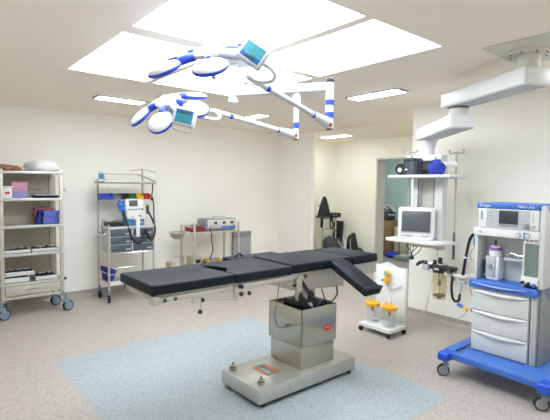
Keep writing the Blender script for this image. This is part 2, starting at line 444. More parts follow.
# ------------------------------------------------------------------ surgical lights
HUB = V((2.12, 3.09, 0))
def lamp(root, C, az, el, th0, rr, be, h, prad, tip, yoke, box_c, box_u, box_v, flip):
    a = V((math.cos(el) * math.cos(az), math.cos(el) * math.sin(az), math.sin(el)))
    e1 = V((0, 0, 1)).cross(a).normalized(); e2 = a.cross(e1)
    C = V(C)
    hb = MB().m('white_lamp')
    hb.lathe([(1e-6, .034), (.05, .032), (.085, .022), (.105, .004), (.10, -.018), (.06, -.030), (1e-6, -.030)], C, 32, a)
    head = hb.build('lamp_head', root)
    for k in range(5):
        th = th0 + k * 2 * PI / 5
        rad = e1 * math.cos(th) + e2 * math.sin(th)
        n = (a * math.cos(be) + rad * math.sin(be)).normalized()
        P = C + rad * rr - a * h
        p = MB().m('white_lamp')
        p.lathe([(1e-6, .016), (prad * .6, .014), (prad * .86, .008), (prad * .97, -.002)], P, 36, n)
        p.m('blue').lathe([(prad * .97, -.002), (prad * 1.03, -.006), (prad * 1.03, -.020), (prad * .95, -.026), (prad * .90, -.026)], P, 36, n)
        p.m('grey_light').lathe([(prad * .90, -.026), (prad * .5, -.030), (1e-6, -.031)], P, 36, n)
        s1 = n.cross(rad).normalized()
        p.m('grey_dark')
        for (u, v) in ((.5, .55), (.5, -.55), (-.55, 0)):
            q = P + rad * (u * prad) + s1 * (v * prad) + n * .0125
            q2 = q + n * .004
            p.cyl(q, q2, .0028, n=8)
        po = p.build('lamp_pod', head)
        # blue knuckle joining the pod to the head
        k1 = C + rad * .085 - a * .006; k2 = P - (rad - n * rad.dot(n)).normalized() * prad * .93 - n * .008
        j = MB().m('blue'); j.tube([k1, k1.lerp(k2, .5) + a * .004, k2], lambda q: .030 - .008 * abs(q - .5), n=12, sub=4)
        j.build('knuckle', head)
    hd = MB().m('grey_light'); hd.cyl(C - a * .03, C - a * .06, .022, n=16); hd.cyl(C - a * .06, C - a * .17, .017, .015, n=16, bev=.004)
    hd.build('sterile_handle', head)
    # control box
    bu = V(box_u).normalized(); bv0 = V(box_v); bn = None
    bv = (bv0 - bu * bv0.dot(bu)).normalized(); bn = bu.cross(bv).normalized()
    if bn.dot(V((0, 0, CAM_H)) - box_c) < 0: bn = -bn
    m4 = Matrix((bu, bv, bn)).transposed().to_4x4(); m4.translation = box_c
    cb = MB().m('white_lamp'); cb.xf = m4
    W, H, D = .083, .066, .03
    cb.box(-W, W, -H, H, -.05, .012, .014, 3)
    cbo = cb.build('control_box', root)
    sc = MB().m('cyan'); sc.xf = m4
    sc.box(-.063, .063, -.047, .047, .0125, .0140)
    s = 1 if not flip else -1
    sc.m('key_blue').box(-.063, .063, *sorted((s * .047, s * .018)), .0135, .0146)
    sc.box(-.063, .063, *sorted((-s * .047, -s * .041)), .0135, .0146)
    sc.m('key_dark').box(-.044, .036, *sorted((s * .040, s * .017)), .0140, .0152, .0005)
    for i, (u, v) in enumerate(((-.03, -.008), (.0, -.01), (.03, -.008), (.0, -.028), (.03, -.028))):
        sc.m('key_dark').cyl((u, s * v, .0135), (u, s * v, .0150), .0035, n=10)
    sc.build('keypad', cbo)
    hl = MB().m('white_lamp'); hl.xf = m4
    q = -s
    hl.tube([(-W + .012, q * (H - .01), -.02), (-W + .012, q * (H + .022), -.02), (-W * .55, q * (H + .036), -.02), (W * .55, q * (H + .036), -.02), (W - .012, q * (H + .022), -.02), (W - .012, q * (H - .01), -.02)], .0085, n=10, sub=4)
    hl.build('grab_handle', cbo)
    nk = MB().m('white_lamp'); nk.tube([box_c - bn * .045, (box_c - bn * .06).lerp(C, .5), C], .034, n=14, sub=4); nk.build('neck', root)
    y = MB().m('white_lamp'); y.tube(yoke, .0125, n=12, sub=6); y.build('yoke', root)

def spring_arm(root, elbow, tip):
    d = (tip - elbow).normalized()
    L = (tip - elbow).length
    s = MB().m('white_lamp')
    s.tube([elbow + d * .06, tip], .0205, n=16, sub=1)
    side = d.cross(V((0, 0, 1))).normalized(); up = side.cross(d)
    s.tube([elbow + d * .02, elbow + d * .20], lambda q: .044 - .020 * q, n=16, sub=1)
    s.tube([tip - d * .02, tip + d * .03], .0165, n=12, sub=1)
    o = s.build('spring_arm', root)
    for q in (.22, .80):
        MB().m('blue').tube([elbow + d * (L * q), elbow + d * (L * q + .026)], .0235, n=16, sub=1).build('blue_band', o)
    MB().m('grey_dark').cyl(elbow - V((0, 0, .045)), elbow - V((0, 0, .03)), .022, n=14).build('joint_cap', o)
    # small red round emblem on the elbow
    vd = V((0, 0, CAM_H)) - elbow; vd = (vd - d * vd.dot(d)).normalized()
    pe = elbow + d * .030 + vd * .0425
    em = MB().m('label_red')
    em.lathe([(.011, 0), (.015, 0), (.015, .003), (.011, .003), (.011, 0)], pe, 18, vd)
    em.cyl(pe, pe + vd * .003, .007, n=12)
    em.build('emblem', o)

E1 = V((2.537, 2.398, 2.175)); T1 = V((1.697, 2.285, 2.369))
E2 = V((2.789, 3.049, 2.16)); T2 = V((1.938, 3.095, 2.287))
# upper lamp: carries the ceiling column
r1 = thing('surgical_light', 'upper white and blue surgical light head on the nearer swing arm from the ceiling column', 'surgical light', (HUB.x, HUB.y, ZC))
p = MB().m('white_lamp')
p.cyl(HUB + V((0, 0, ZC - .05)), HUB + V((0, 0, ZC)), .15, n=36, bev=.006)
p.cyl(HUB + V((0, 0, 2.40)), HUB + V((0, 0, ZC - .05)), .034, n=24)
p.cyl(HUB + V((0, 0, 2.375)), HUB + V((0, 0, 2.40)), .040, n=24, bev=.004)
p.m('grey_light').cyl(HUB + V((0, 0, 2.365)), HUB + V((0, 0, 2.375)), (.024), n=20)
p.m('grey_dark')
for z in (2.44, 2.53, 2.62):
    p.cyl(HUB + V((-.028, -.033, z)), HUB + V((-.030, -.036, z)), .004, n=8)
p.build('ceiling_column', r1)
def swing_arm(root, end, z, hh):
    e = V((end.x, end.y, z)); h0 = HUB + V((0, 0, z)); d = (e - h0).normalized(); s = d.cross(V((0, 0, 1)))
    m4 = Matrix((d, s, V((0, 0, 1)))).transposed().to_4x4(); m4.translation = h0
    L = (e - h0).length
    a = MB().m('white_lamp'); a.xf = m4
    a.box(-.03, L, -.028, .028, -hh, hh, .010, 3)
    a.cyl((0, 0, -hh - .008), (0, 0, hh + .008), .042, n=24, bev=.004)
    return a.build('swing_arm', root)
a1 = swing_arm(r1, E1, 2.458, .032)
def drop_post(root, E, ztop, r, rings, cap):
    p = MB().m('white_lamp'); p.cyl((E.x, E.y, E.z - .035), (E.x, E.y, ztop), r, n=24)
    o = p.build('drop_post', root)
    for z0, z1 in rings:
        MB().m('blue').cyl((E.x, E.y, z0), (E.x, E.y, z1), r + .003, n=24).build('blue_band', o)
    if cap: MB().m('black').cyl((E.x, E.y, ztop), (E.x, E.y, ztop + .034), r + .002, n=24, bev=.008).build('end_cap', o)
    return o
drop_post(r1, E1, 2.488, .031, [(2.317, 2.357), (2.222, 2.262)], True)
spring_arm(r1, E1, T1)
yk1 = [V((1.694, 2.287, 2.369)), V((1.715, 2.242, 2.345)), V((1.728, 2.178, 2.329)), V((1.738, 2.117, 2.331)), V((1.737, 2.094, 2.357)), V((1.707, 2.095, 2.390)), V((1.671, 2.127, 2.419)), V((1.648, 2.175, 2.448))]
cb1 = V((1.591, 2.120, 2.466))
lamp(r1, (1.47, 2.42, 2.513), 3.659, 1.052, 3.925, .291, .161, .019, .105, T1, yk1, cb1, V((1.647, 2.072, 2.461)) - V((1.570, 2.142, 2.533)), V((1.556, 2.151, 2.495)) - V((1.541, 2.160, 2.448)), True)
# lower lamp
r2 = thing('surgical_light', 'lower white and blue surgical light on the farther swing arm', 'surgical light', (HUB.x, HUB.y, 2.56))
swing_arm(r2, E2, 2.575, .030)
o = drop_post(r2, E2, 2.60, .024, [(2.222, 2.275)], False)
MB().m('white_lamp').cyl((E2.x, E2.y, 2.44), (E2.x, E2.y, 2.52), .036, n=24, bev=.006).build('post_collar', r2)
spring_arm(r2, E2, T2)
yk2 = [V((1.932, 3.101, 2.291)), V((1.951, 3.071, 2.270)), V((1.958, 3.037, 2.240)), V((1.911, 3.008, 2.210)), V((1.826, 3.001, 2.208)), V((1.719, 3.013, 2.215)), V((1.669, 3.029, 2.226))]
cb2 = V((1.598, 2.955, 2.190))
lamp(r2, (1.621, 3.261, 2.348), 3.633, .967, 3.645, .249, .408, .055, .100, T2, yk2, cb2, V((1.653, 2.912, 2.226)) - V((1.559, 2.993, 2.253)), V((1.553, 2.997, 2.239)) - V((1.539, 3.002, 2.166)), False)

# ------------------------------------------------------------------ operating table
t = thing('operating_table', 'long black padded operating table on a steel pedestal in the middle of the room', 'operating table', (2.6, 2.86, 0))
b = MB().m('steel').box(2.035, 3.14, 2.59, 3.11, .032, .148, .008, 2)
base = b.build('base', t)
for x in (2.10, 3.09):
    for y in (2.64, 3.05):
        MB().m('rubber').cyl((x, y, 0), (x, y, .03), .035, n=18, bev=.004).build('foot', t)
MB().m('rubber').box(2.09, 3.10, 2.615, 3.07, .012, .03).build('under_frame', t)
for x, y in ((2.105, 3.045), (2.118, 2.675)):
    k = MB().m('steel_mirror'); k.cyl((x, y, .152), (x, y, .168), .032, n=20, bev=.003); k.m('grey_dark').cyl((x, y, .168), (x, y, .178), .024, n=20)
    k.m('steel_mirror').cyl((x, y, .178), (x, y, .186), .029, n=20, bev=.002).cyl((x, y, .186), (x, y, .215), .010, n=14, bev=.002)
    k.build('floor_lock', base)
lb = MB().m('label_grey').box(2.25, 2.385, 2.76, 2.965, .152, .1528); lb.m('label_orange').box(2.352, 2.385, 2.762, 2.963, .1526, .1534); lb.m('label_orange').box(2.25, 2.268, 2.762, 2.963, .1526, .1534)
lb.m('white').box(2.285, 2.292, 2.78, 2.94, .1526, .1532).box(2.30, 2.306, 2.78, 2.90, .1526, .1532)
lb.build('warning_label', base)
c = MB().m('steel_mirror').box(2.545, 2.945, 2.672, 3.085, .147, .36, .010, 3); c.build('lower_column_cover', t)
c = MB().m('steel_mirror')
x0, x1, y0, y1 = 2.535, 2.955, 2.662, 3.10; zb, zt, w = .335, .660, .012
c.box(x0, x1, y0, y0 + w, zb, zt, .003); c.box(x0, x1, y1 - w, y1, zb, zt, .003); c.box(x0, x0 + w, y0, y1, zb, zt, .003); c.box(x1 - w, x1, y0, y1, zb, zt, .003)
c.box(x0 - .001, x0 + .002, 2.905, 2.911, zb, zt)
cv = c.build('upper_column_cover', t)
MB().m('black').box(x0 + .008, x1 - .008, y0 + .008, y1 - .008, .60, .642).build('column_bellows', t)
MB().m('yellow_lime').box(2.845, 2.872, 2.6595, 2.662, .638, .652).build('safety_sticker', cv)
em = MB().m('label_red'); em.xf = Matrix.Translation((2.842, 2.6605, .462))
N_ = 28
em.prism([(.052 * math.cos(2 * PI * i / N_), .029 * math.sin(2 * PI * i / N_)) for i in range(N_)], -.0015, .001, axis='y')
em.m('steel_dull')
for i in range(5): em.box(-.034 + i * .014, -.025 + i * .014, -.0022, -.0014, -.007 + (i % 2) * .003, .009)
em.build('emblem', cv)
# linkage between column and top
l = MB().m('black'); l.box(2.60, 2.86, 2.70, 2.98, .63, .70, .01).lump((2.66, 2.74, .73), (.07, .06, .07), .2, 12, 3.0)
l.m('steel_dull').cyl((2.66, 2.82, .64), (2.66, 2.82, .86), .05, n=20).cyl((2.84, 2.90, .64), (2.84, 2.90, .86), .06, n=20)
l.hexa([(2.63, 2.69, .70), (2.70, 2.69, .64), (2.70, 2.72, .64), (2.63, 2.72, .70)], [(2.50, 2.69, .93), (2.57, 2.69, .95), (2.57, 2.72, .95), (2.50, 2.72, .93)])
l.m('black').tube([(2.52, 2.68, .93), (2.57, 2.67, .86), (2.64, 2.67, .77), (2.72, 2.68, .72)], .014, n=10)
l.build('tilt_linkage', t)
fr = MB().m('steel_dull')
fr.hexa([(2.46, 2.70, .83), (3.10, 2.70, .785), (3.10, 3.08, .785), (2.46, 3.08, .83)], [(2.46, 2.70, .972), (3.10, 2.70, .972), (3.10, 3.08, .972), (2.46, 3.08, .972)], .008)
fr.m('grey_dark').cyl((2.60, 2.692, .935), (2.60, 2.70, .935), .018, n=16); fr.m('steel').cyl((2.90, 2.694, .90), (2.90, 2.70, .90), .02, n=16)
fr.build('back_frame_housing', t)
s4 = MB().m('steel').box(3.14, 3.515, 2.665, 3.14, .872, .978, .006); s4.build('head_frame', t)
# pads
PZ0, PZ1 = .978, 1.05
def pad(poly, z0, z1, bev=.012):
    p = MB().m('pad'); p.prism(poly, z0, z1, axis='z', bev=bev, seg=3)
    return p
p = pad([(1.20, 2.645), (1.843, 2.645), (1.843, 2.80), (1.790, 3.04), (1.843, 3.07), (1.843, 3.185), (1.20, 3.185)], .983, 1.052)
s1 = p.build('leg_pad', t)
p = pad([(1.853, 2.65), (2.415, 2.65), (2.415, 3.19), (1.853, 3.19), (1.853, 3.07), (1.955, 2.90), (1.853, 2.79)], .980, 1.05); p.build('seat_pad', t)
p = pad([(2.425, 2.65), (3.138, 2.65), (3.138, 3.20), (2.425, 3.20)], .982, 1.060); p.build('back_pad', t)
p = pad([(3.148, 2.64), (3.505, 2.64), (3.505, 3.205), (3.148, 3.205)], .982, 1.058); p.build('head_pad', t)
# rear arm board lying along the far side
p = MB().m('pad').prism([(2.22, 3.225), (2.80, 3.225), (2.80, 3.40), (2.22, 3.40)], .985, 1.045, axis='z', bev=.014, seg=3)
ab = p.build('far_arm_board', t); MB().m('steel_dull').box(2.30, 2.72, 3.15, 3.34, .962, .985).build('bracket', ab)
MB().m('black').tube([(2.28, 3.30, 1.045), (2.30, 3.30, 1.06), (2.35, 3.31, 1.075), (2.37, 3.31, 1.06), (2.40, 3.32, 1.048)], .010, n=8).build('strap', ab)
# near arm board dropping from the front edge
Ld = .43; tilt = math.radians(25)
m4 = Matrix.Translation((2.948, 2.625, 1.045)) @ Matrix.Rotation(tilt, 4, 'X')
p = MB().m('pad'); p.xf = m4
W = .100
p.prism([(-W + .03, .035), (-W, .0), (-W, -Ld), (W, -Ld), (W, .0), (W - .03, .035)], -.066, 0, axis='z', bev=.014, seg=3)
na = p.build('near_arm_board', t)
for y_ in (-.085, -Ld + .035):
    q = MB().m('pad_seam'); q.xf = m4; q.box(-W - .001, W + .001, y_, y_ + .006, -.05, .0012); q.build('seam', na)
q = MB().m('steel_dull'); q.xf = m4; q.box(-.05, .05, -Ld + .06, .05, -.080, -.064); q.build('bracket', na)
q = MB().m('black'); q.xf = m4; q.tube([(W - .02, -Ld + .03, -.03), (W + .02, -Ld + .045, -.03), (W + .06, -Ld + .05, -.035)], .013, n=10); q.build('buckle', na)
# side rails and locking gear
def rail(x0, x1, y, z, nm='side_rail'):
    r = MB().m('steel').box(x0, x1, y - .007, y + .007, z - .016, z + .016, .003)
    for x in (x0 + .05, (x0 + x1) / 2, x1 - .05): r.cyl((x, y - .009, z), (x, y + .024, z), .010, n=12)
    return r.build(nm, t)
rail(1.24, 1.82, 2.640, .950); rail(1.24, 1.82, 3.185, .950); rail(1.90, 2.40, 2.640, .955); rail(1.90, 2.40, 3.195, .955)
lf = MB().m('steel_dull'); lf.box(1.22, 1.84, 2.67, 2.70, .935, .982); lf.box(1.22, 1.84, 3.12, 3.15, .935, .982); lf.box(1.22, 1.26, 2.67, 3.15, .94, .975)
lf.box(1.86, 2.50, 2.67, 2.70, .935, .980); lf.box(1.86, 2.50, 3.12, 3.15, .935, .980)
lf.m('offwhite').box(1.30, 1.80, 2.73, 3.10, .968, .983); lf.box(1.88, 2.42, 2.73, 3.10, .965, .980)
lf.build('leg_frame', t)
MB().m('black').box(1.76, 1.98, 2.74, 3.12, .980, .988).build('notch_black_plate', t)  # black plate added so the notch shows dark inside
eb = MB().m('steel').box(1.205, 1.245, 2.632, 2.70, .925, .978, .006)
eb.build('rail_end_block', t)
for x in (1.285, 1.36): MB().m('grey_dark').cyl((x, 2.628, .949), (x, 2.64, .949), .013, n=14).build('rail_knob', t)
rd = MB().m('steel').tube([(1.54, 2.65, .905), (1.85, 2.65, .872)], .0085, n=10, sub=1)
rd.box(1.838, 1.862, 2.638, 2.664, .858, .955, .004).box(1.49, 1.56, 2.64, 2.66, .895, .925, .004)
rd.build('strut', t)
lv = MB().m('chrome').tube([(1.565, 2.645, .905), (1.545, 2.63, .84)], .006, n=8, sub=1)
lvo = lv.build('locking_lever', t)
MB().m('black').ball((1.543, 2.628, .832), .016).build('knob', lvo)
MB().m('black').cyl((1.57, 2.636, .905), (1.57, 2.655, .905), .014, n=14).build('lever_hub', lvo)
lv = MB().m('chrome').tube([(1.87, 2.635, .905), (1.945, 2.61, .905)], .006, n=8, sub=1); lvo = lv.build('locking_lever', t)
lv2 = MB().m('black').ball((1.885, 2.625, .905), .018).ball((1.945, 2.61, .905), .017); lv2.build('knob', lvo)
MB().m('black').cyl((1.895, 2.630, .955), (1.895, 2.650, .955), .016, n=14).build('lever_hub', lvo)
cb = MB().m('steel_dull').cyl((2.50, 2.655, .95), (2.50, 2.70, .95), .020, n=16).box(2.475, 2.53, 2.66, 2.69, .82, .95, .005); cb.m('black').cyl((2.44, 2.65, .885), (2.44, 2.67, .885), .013, n=12)
cb.m('chrome').cyl((2.44, 2.66, .885), (2.49, 2.67, .90), .006, n=10)
cb.build('clamp', t)
w = MB().m('grey').tube([(2.30, 2.70, .96), (2.30, 2.69, .90), (2.31, 2.72, .80), (2.32, 2.75, .72)], .004, n=8)
w.m('grey').tube([(2.32, 2.75, .72), (2.32, 2.76, .65), (2.34, 2.77, .58), (2.38, 2.79, .53), (2.44, 2.81, .50), (2.53, 2.84, .49)], .009, n=8)
w.m('grey').cyl((2.52, 2.84, .49), (2.553, 2.845, .49), .016, n=12)
w.build('handset_cable', t)
w = MB().m('grey_dark').tube([(2.75, 2.70, .66), (2.78, 2.66, .72), (2.83, 2.65, .70), (2.90, 2.66, .69), (2.97, 2.67, .74), (2.99, 2.70, .80)], .007, n=8).tube([(2.80, 2.70, .80), (2.80, 2.67, .74), (2.84, 2.68, .68)], .006, n=8)
w.build('looped_cable', t)

# ------------------------------------------------------------------ helpers for wheels
def caster(parent, x, y, zt, r, w, key_wheel='wheel', key_fork='grey', ang=0.0, name='caster'):
    d = V((math.cos(ang), math.sin(ang), 0)); s = V((-d.y, d.x, 0))
    off = d * r * .45
    c = V((x, y, r)) + off
    o = MB().m(key_fork)
    o.cyl((x, y, zt), (x, y, r * 1.95), r * .28, n=12)
    for sg in (-1, 1):
        m4 = Matrix((d, s, V((0, 0, 1)))).transposed().to_4x4(); m4.translation = V((x, y, 0)) + s * (sg * (w * .5 + .004))
        o.xf = m4
        o.prism([(-r * .45, r * 2.12), (r * .55, r * 2.12), (r * .75, r * .8), (r * .25, r * .8)], -.003, .003, axis='y')
    m4 = Matrix((d, s, V((0, 0, 1)))).transposed().to_4x4(); m4.translation = V((x, y, 0)); o.xf = m4
    o.box(-r * .45, r * .55, -w * .5 - .006, w * .5 + .006, r * 2.06, r * 2.2, .002)
    co_ = o.build(name, parent)
    wh = MB().m('rubber').cyl(c - s * (w * .5), c + s * (w * .5), r, n=26, bev=r * .12)
    wh.m(key_wheel).cyl(c - s * (w * .5 + .0015), c + s * (w * .5 + .0015), r * .78, n=24)
    wh.m('grey_dark').cyl(c - s * (w * .5 + .004), c + s * (w * .5 + .004), r * .2, n=12)
    wh.build('wheel', co_)
    return co_

# ------------------------------------------------------------------ anesthesia machine
AX = 3.99
t = thing('anesthesia_machine', 'blue and white anesthesia machine on a wide blue wheeled base at the right edge', 'anesthesia machine', (4.2, 1.63, 0))
b = MB().m('blue_mach')
b.prism([(3.70, 1.20), (3.74, 2.0), (3.74, 2.02), (4.62, 2.02), (4.62, 1.20)], .165, .222, axis='z', bev=.008)
base = b.build('base', t)
for (x0, x1, y0, y1) in ((3.665, 3.80, 1.985, 2.085), (3.665, 3.80, 1.165, 1.265)):
    MB().m('blue_bright').box(x0, x1, y0, y1, .15, .226, .016, 3).build('bumper', base)
MB().m('blue_mach').box(3.80, 4.55, 1.99, 2.085, .168, .232, .012, 3).build('side_rim', base)
MB().m('blue_mach').box(3.80, 4.62, 1.165, 1.25, .168, .232, .012, 3).build('side_rim', base)
MB().m('rubber').tube([(4.42, 2.03, .24), (4.10, 1.98, .237), (3.90, 1.97, .232), (3.80, 1.975, .230)], .005, n=8).build('floor_cable', base)
for x, y, a in ((3.735, 2.03, 2.2), (3.735, 1.22, 2.1), (4.5, 2.03, 2.4), (4.5, 1.22, 2.4)):
    caster(t, x, y, .165, .054, .034, 'grey', 'grey', a)
body = MB().m('offwhite').box(AX, 4.46, 1.425, 1.935, .222, .80, .006); bo = body.build('drawer_cabinet', t)
MB().m('grey_light').box(AX - .002, 4.46, 1.395, 1.424, .222, .87, .004).build('side_column', t)
MB().m('grey').box(AX + .03, 4.44, 1.372, 1.394, .222, .87, .004).build('side_rail', t)
zs = [.235, .418, .601, .790]
for i in range(3):
    z0, z1 = zs[i], zs[i + 1] - .008
    d = MB().m('white_cool').box(AX - .016, AX + .01, 1.452, 1.93, z0, z1, .005)
    do = d.build('drawer', t)
    # curved lip: deeper and lower in the middle
    h = MB().m('white')
    n = 14; pts = []
    for k in range(n + 1):
        u = k / n; y = 1.925 - u * .465
        bow = math.sin(PI * u)
        pts.append((y, bow))
    for k in range(n):
        (ya, ba), (yb, bb) = pts[k], pts[k + 1]
        h.hexa([(AX - .016, ya, z1 - .012 - .016 * ba), (AX - .022 - .026 * ba, ya, z1 - .008 - .014 * ba), (AX - .022 - .026 * bb, yb, z1 - .008 - .014 * bb), (AX - .016, yb, z1 - .012 - .016 * bb)],
               [(AX - .016, ya, z1 + .002), (AX - .020 - .024 * ba, ya, z1 - .001), (AX - .020 - .024 * bb, yb, z1 - .001), (AX - .016, yb, z1 + .002)])
    h.build('lip_handle', do)
MB().m('grey_dark').box(AX - .006, AX + .0, 1.440, 1.446, .23, .79).build('panel_gap', t)
# blue worktop with pull drawer
wt = MB().m('blue_mach').box(AX - .03, 4.46, 1.392, 1.962, .80, .872, .010, 3)
wto = wt.build('worktop', t)
h = MB().m('blue_pale')
for k in range(14):
    u0, u1 = k / 14, (k + 1) / 14; b0, b1 = math.sin(PI * u0), math.sin(PI * u1); ya, yb = 1.93 - u0 * .46, 1.93 - u1 * .46
    h.hexa([(AX - .03, ya, .842 - .012 * b0), (AX - .034 - .022 * b0, ya, .844 - .012 * b0), (AX - .034 - .022 * b1, yb, .844 - .012 * b1), (AX - .03, yb, .842 - .012 * b1)],
           [(AX - .03, ya, .852 - .012 * b0), (AX - .032 - .020 * b0, ya, .851 - .012 * b0), (AX - .032 - .020 * b1, yb, .851 - .012 * b1), (AX - .03, yb, .852 - .012 * b1)])
h.build('pull_lip', wto)
MB().m('blue_pale').box(4.14, 4.42, 1.345, 1.392, .78, .87, .008).build('side_bracket', t)
# upright housing with open bay
hs = MB().m('white_cool')
hs.box(AX + .02, 4.46, 1.915, 1.945, .872, 1.30, .004)            # left cheek
hs.box(AX + .0, 4.46, 1.36, 1.40, .872, 1.56, .005)               # right cheek
hs.box(AX + .20, 4.46, 1.40, 1.915, .872, 1.30)                   # back of the bay
hs.box(AX + .01, AX + .20, 1.51, 1.525, .872, 1.27)               # divider to the flow tubes
hs.m('grey_light').box(AX + .10, AX + .20, 1.525, 1.72, 1.06, 1.085, .004)
hs.m('white_cool').box(4.05, 4.46, 1.40, 1.945, 1.30, 1.335)
ho = hs.build('housing', t)
MB().m('grey_light').box(4.20, 4.46, 1.352, 1.36, .90, 1.50).build('side_panel', t)
kp = MB().m('grey')
for i, y in enumerate((1.70, 1.665, 1.63, 1.595, 1.56)):
    kp.cyl((AX + .13, y, 1.085), (AX + .13, y, 1.10 + .012 * (i % 2)), .009, n=10)
kp.m('chrome').tube([(AX + .14, 1.72, 1.10), (AX + .13, 1.66, 1.125), (AX + .13, 1.60, 1.11), (AX + .14, 1.54, 1.12)], .005, n=8)
kp.build('pipe_fittings', ho)
ft = MB().m('white').box(AX + .005, AX + .03, 1.40, 1.515, 1.24, 1.29, .003)
ft.m('tube_glass').box(AX + .008, AX + .012, 1.405, 1.51, .965, 1.24)
ft.m('white_cool').box(AX + .04, AX + .06, 1.40, 1.515, .95, 1.26)
fto = ft.build('flow_meter', t)
for i in range(5):
    y = 1.418 + i * .021
    q = MB().m('grey_light'); q.cyl((AX + .022, y, .97), (AX + .022, y, 1.235), .0045, n=8); q.m('grey').cyl((AX + .022, y, 1.03 + .03 * (i % 3)), (AX + .022, y, 1.042 + .03 * (i % 3)), .006, n=8)
    q.build('flow_tube', fto)
kn = MB().m('white').box(AX - .015, AX + .03, 1.395, 1.525, .895, .965, .004); kno = kn.build('flow_knob_block', t)
for i, (y, key) in enumerate(((1.505, 'black'), (1.462, 'black'), (1.418, 'blue_mach'))):
    MB().m(key).cyl((AX - .015, y, .915 - .006 * i), (AX - .042, y, .915 - .006 * i), .014, n=16, bev=.002).build('flow_knob', kno)
for y in (1.495, 1.46, 1.425): MB().m('grey').cyl((AX + .005, y, 1.265), (AX - .004, y, 1.265), .010, n=14).build('gauge_dial', fto)
# gauge band
gb = MB().m('white').box(AX - .012, 4.46, 1.395, 1.945, 1.275, 1.345, .006); gbo = gb.build('gauge_band', t)
MB().m('blue_mach').box(AX - .014, AX - .011, 1.493, 1.520, 1.285, 1.330).build('blue_plate', gbo)
for y, r in ((1.562, .021), (1.488, .021)):
    q = MB().m('grey').cyl((AX - .012, y, 1.307), (AX - .020, y, 1.307), r, n=24); q.m('white').cyl((AX - .020, y, 1.307), (AX - .022, y, 1.307), r * .8, n=24); q.m('black').box(AX - .0235, AX - .0215, y - .001, y + .001, 1.302, 1.320)
    q.build('pressure_gauge', gbo)
MB().m('grey_light').cyl((AX - .012, 1.88, 1.312), (AX - .016, 1.88, 1.312), .014, n=20).build('round_emblem', gbo)
# ventilator display
mo = MB().m('white').box(AX - .005, 4.44, 1.405, 1.905, 1.348, 1.522, .008); moo = mo.build('ventilator_unit', t)
MB().m('grey_light').box(AX - .008, AX - .004, 1.475, 1.835, 1.360, 1.512).build('control_panel', moo)
MB().m('screen_dark').box(AX - .011, AX - .007, 1.568, 1.725, 1.392, 1.506, .001).build('screen', moo)
MB().m('grey').box(AX - .010, AX - .007, 1.568, 1.725, 1.368, 1.388).build('soft_keys', moo)
q = MB().m('white_cool')
for z in (1.50, 1.467, 1.440, 1.41): q.box(AX - .012, AX - .007, 1.80, 1.825, z - .007, z + .007, .002)
for z in (1.485, 1.45): q.box(AX - .012, AX - .007, 1.525, 1.545, z - .007, z + .007, .002)
q.build('button', moo)
MB().m('grey').cyl((AX - .006, 1.500, 1.385), (AX - .04, 1.500, 1.385), .022, n=24, bev=.004).build('rotary_knob', moo)
MB().m('grey').box(AX - .007, AX - .004, 1.868, 1.885, 1.42, 1.50).build('speaker_grille', moo)
MB().m('grey').box(AX - .007, AX - .004, 1.450, 1.454, 1.42, 1.50).build('marking', moo)
MB().m('grey_light').box(AX - .007, AX - .004, 1.432, 1.462, 1.368, 1.395).build('marking', moo)
# blue top
tp = MB().m('blue_mach').box(AX - .012, 4.44, 1.395, 1.922, 1.520, 1.568, .008, 3); tpo = tp.build('top_shelf', t)
MB().m('blue_pale').box(4.04, 4.45, 1.352, 1.395, 1.518, 1.560, .004).build('side_trim', tpo)
text('Dräger', .036, 'white', face_mx((AX - .013, 1.845, 1.545), '-x'), tpo, 'lettering')
text('Fabius plus', .030, 'white', face_mx((AX - .013, 1.505, 1.545), '-x'), tpo, 'lettering')
MB().m('grey').box(4.2, 4.5, 1.315, 1.352, 1.32, 1.47, .006).build('side_monitor', t)
MB().m('grey_dark').tube([(4.1, 1.36, 1.315), (4.1, 1.34, 1.315), (4.25, 1.325, 1.31)], .006, n=8).build('rail_hook', t)
# vaporizer
vx, vy = AX + .12, 1.80
v = MB().m('white').box(vx - .05, vx + .06, 1.745, 1.855, .875, 1.085, .008); v.m('grey_light').box(vx - .06, vx - .045, 1.775, 1.86, .90, 1.09, .006)
v.m('white').lathe([(.050, 0), (.053, .02), (.050, .05), (.046, .075)], (vx, vy, 1.085), 24); vo = v.build('vaporizer', t)
q = MB().m('purple').cyl((vx, vy, 1.140), (vx, vy, 1.165), .055, n=24, bev=.004); q.m('white').cyl((vx, vy, 1.165), (vx, vy, 1.182), .043, n=24, bev=.003); q.m('grey_dark').cyl((vx, vy, 1.182), (vx, vy, 1.23), .010, n=10); q.build('dial', vo)
MB().m('black').box(vx - .064, vx - .05, 1.855, 1.885, .93, 1.05).build('sight_window', vo)
MB().m('grey').cyl((vx - .06, 1.815, 1.0), (vx - .09, 1.815, 1.0), .018, n=14, bev=.003).build('lock_knob', vo)
# bottle hanging at the left cheek, and the arm with the breathing block
q = MB().m('tan_pale').cyl((AX + .06, 1.96, .95), (AX + .06, 1.96, 1.17), .012, n=12); q.m('defib_blue').cyl((AX + .06, 1.96, 1.17), (AX + .06, 1.96, 1.245), .016, n=12, bev=.004); q.build('hanging_sensor', t)
arm = MB().m('offwhite').box(4.16, 4.24, 1.94, 2.31, .815, .850, .010); arm.box(4.17, 4.25, 1.99, 2.09, .775, .865, .006)
armo = arm.build('breathing_arm', t)
q = MB().m('chrome')
for y, z in ((2.21, .80), (2.17, .785), (2.13, .80), (2.25, .83)): q.cyl((4.19, y, z - .025), (4.19, y, z + .05), .014, n=12)
q.m('grey_light').cyl((4.18, 2.15, .70), (4.18, 2.15, .80), .016, n=12).box(4.17, 4.20, 2.10, 2.20, .76, .79, .004)
q.m('chrome').cyl((4.18, 2.15, .64), (4.18, 2.15, .70), .008, n=10)
q.build('valve', armo)
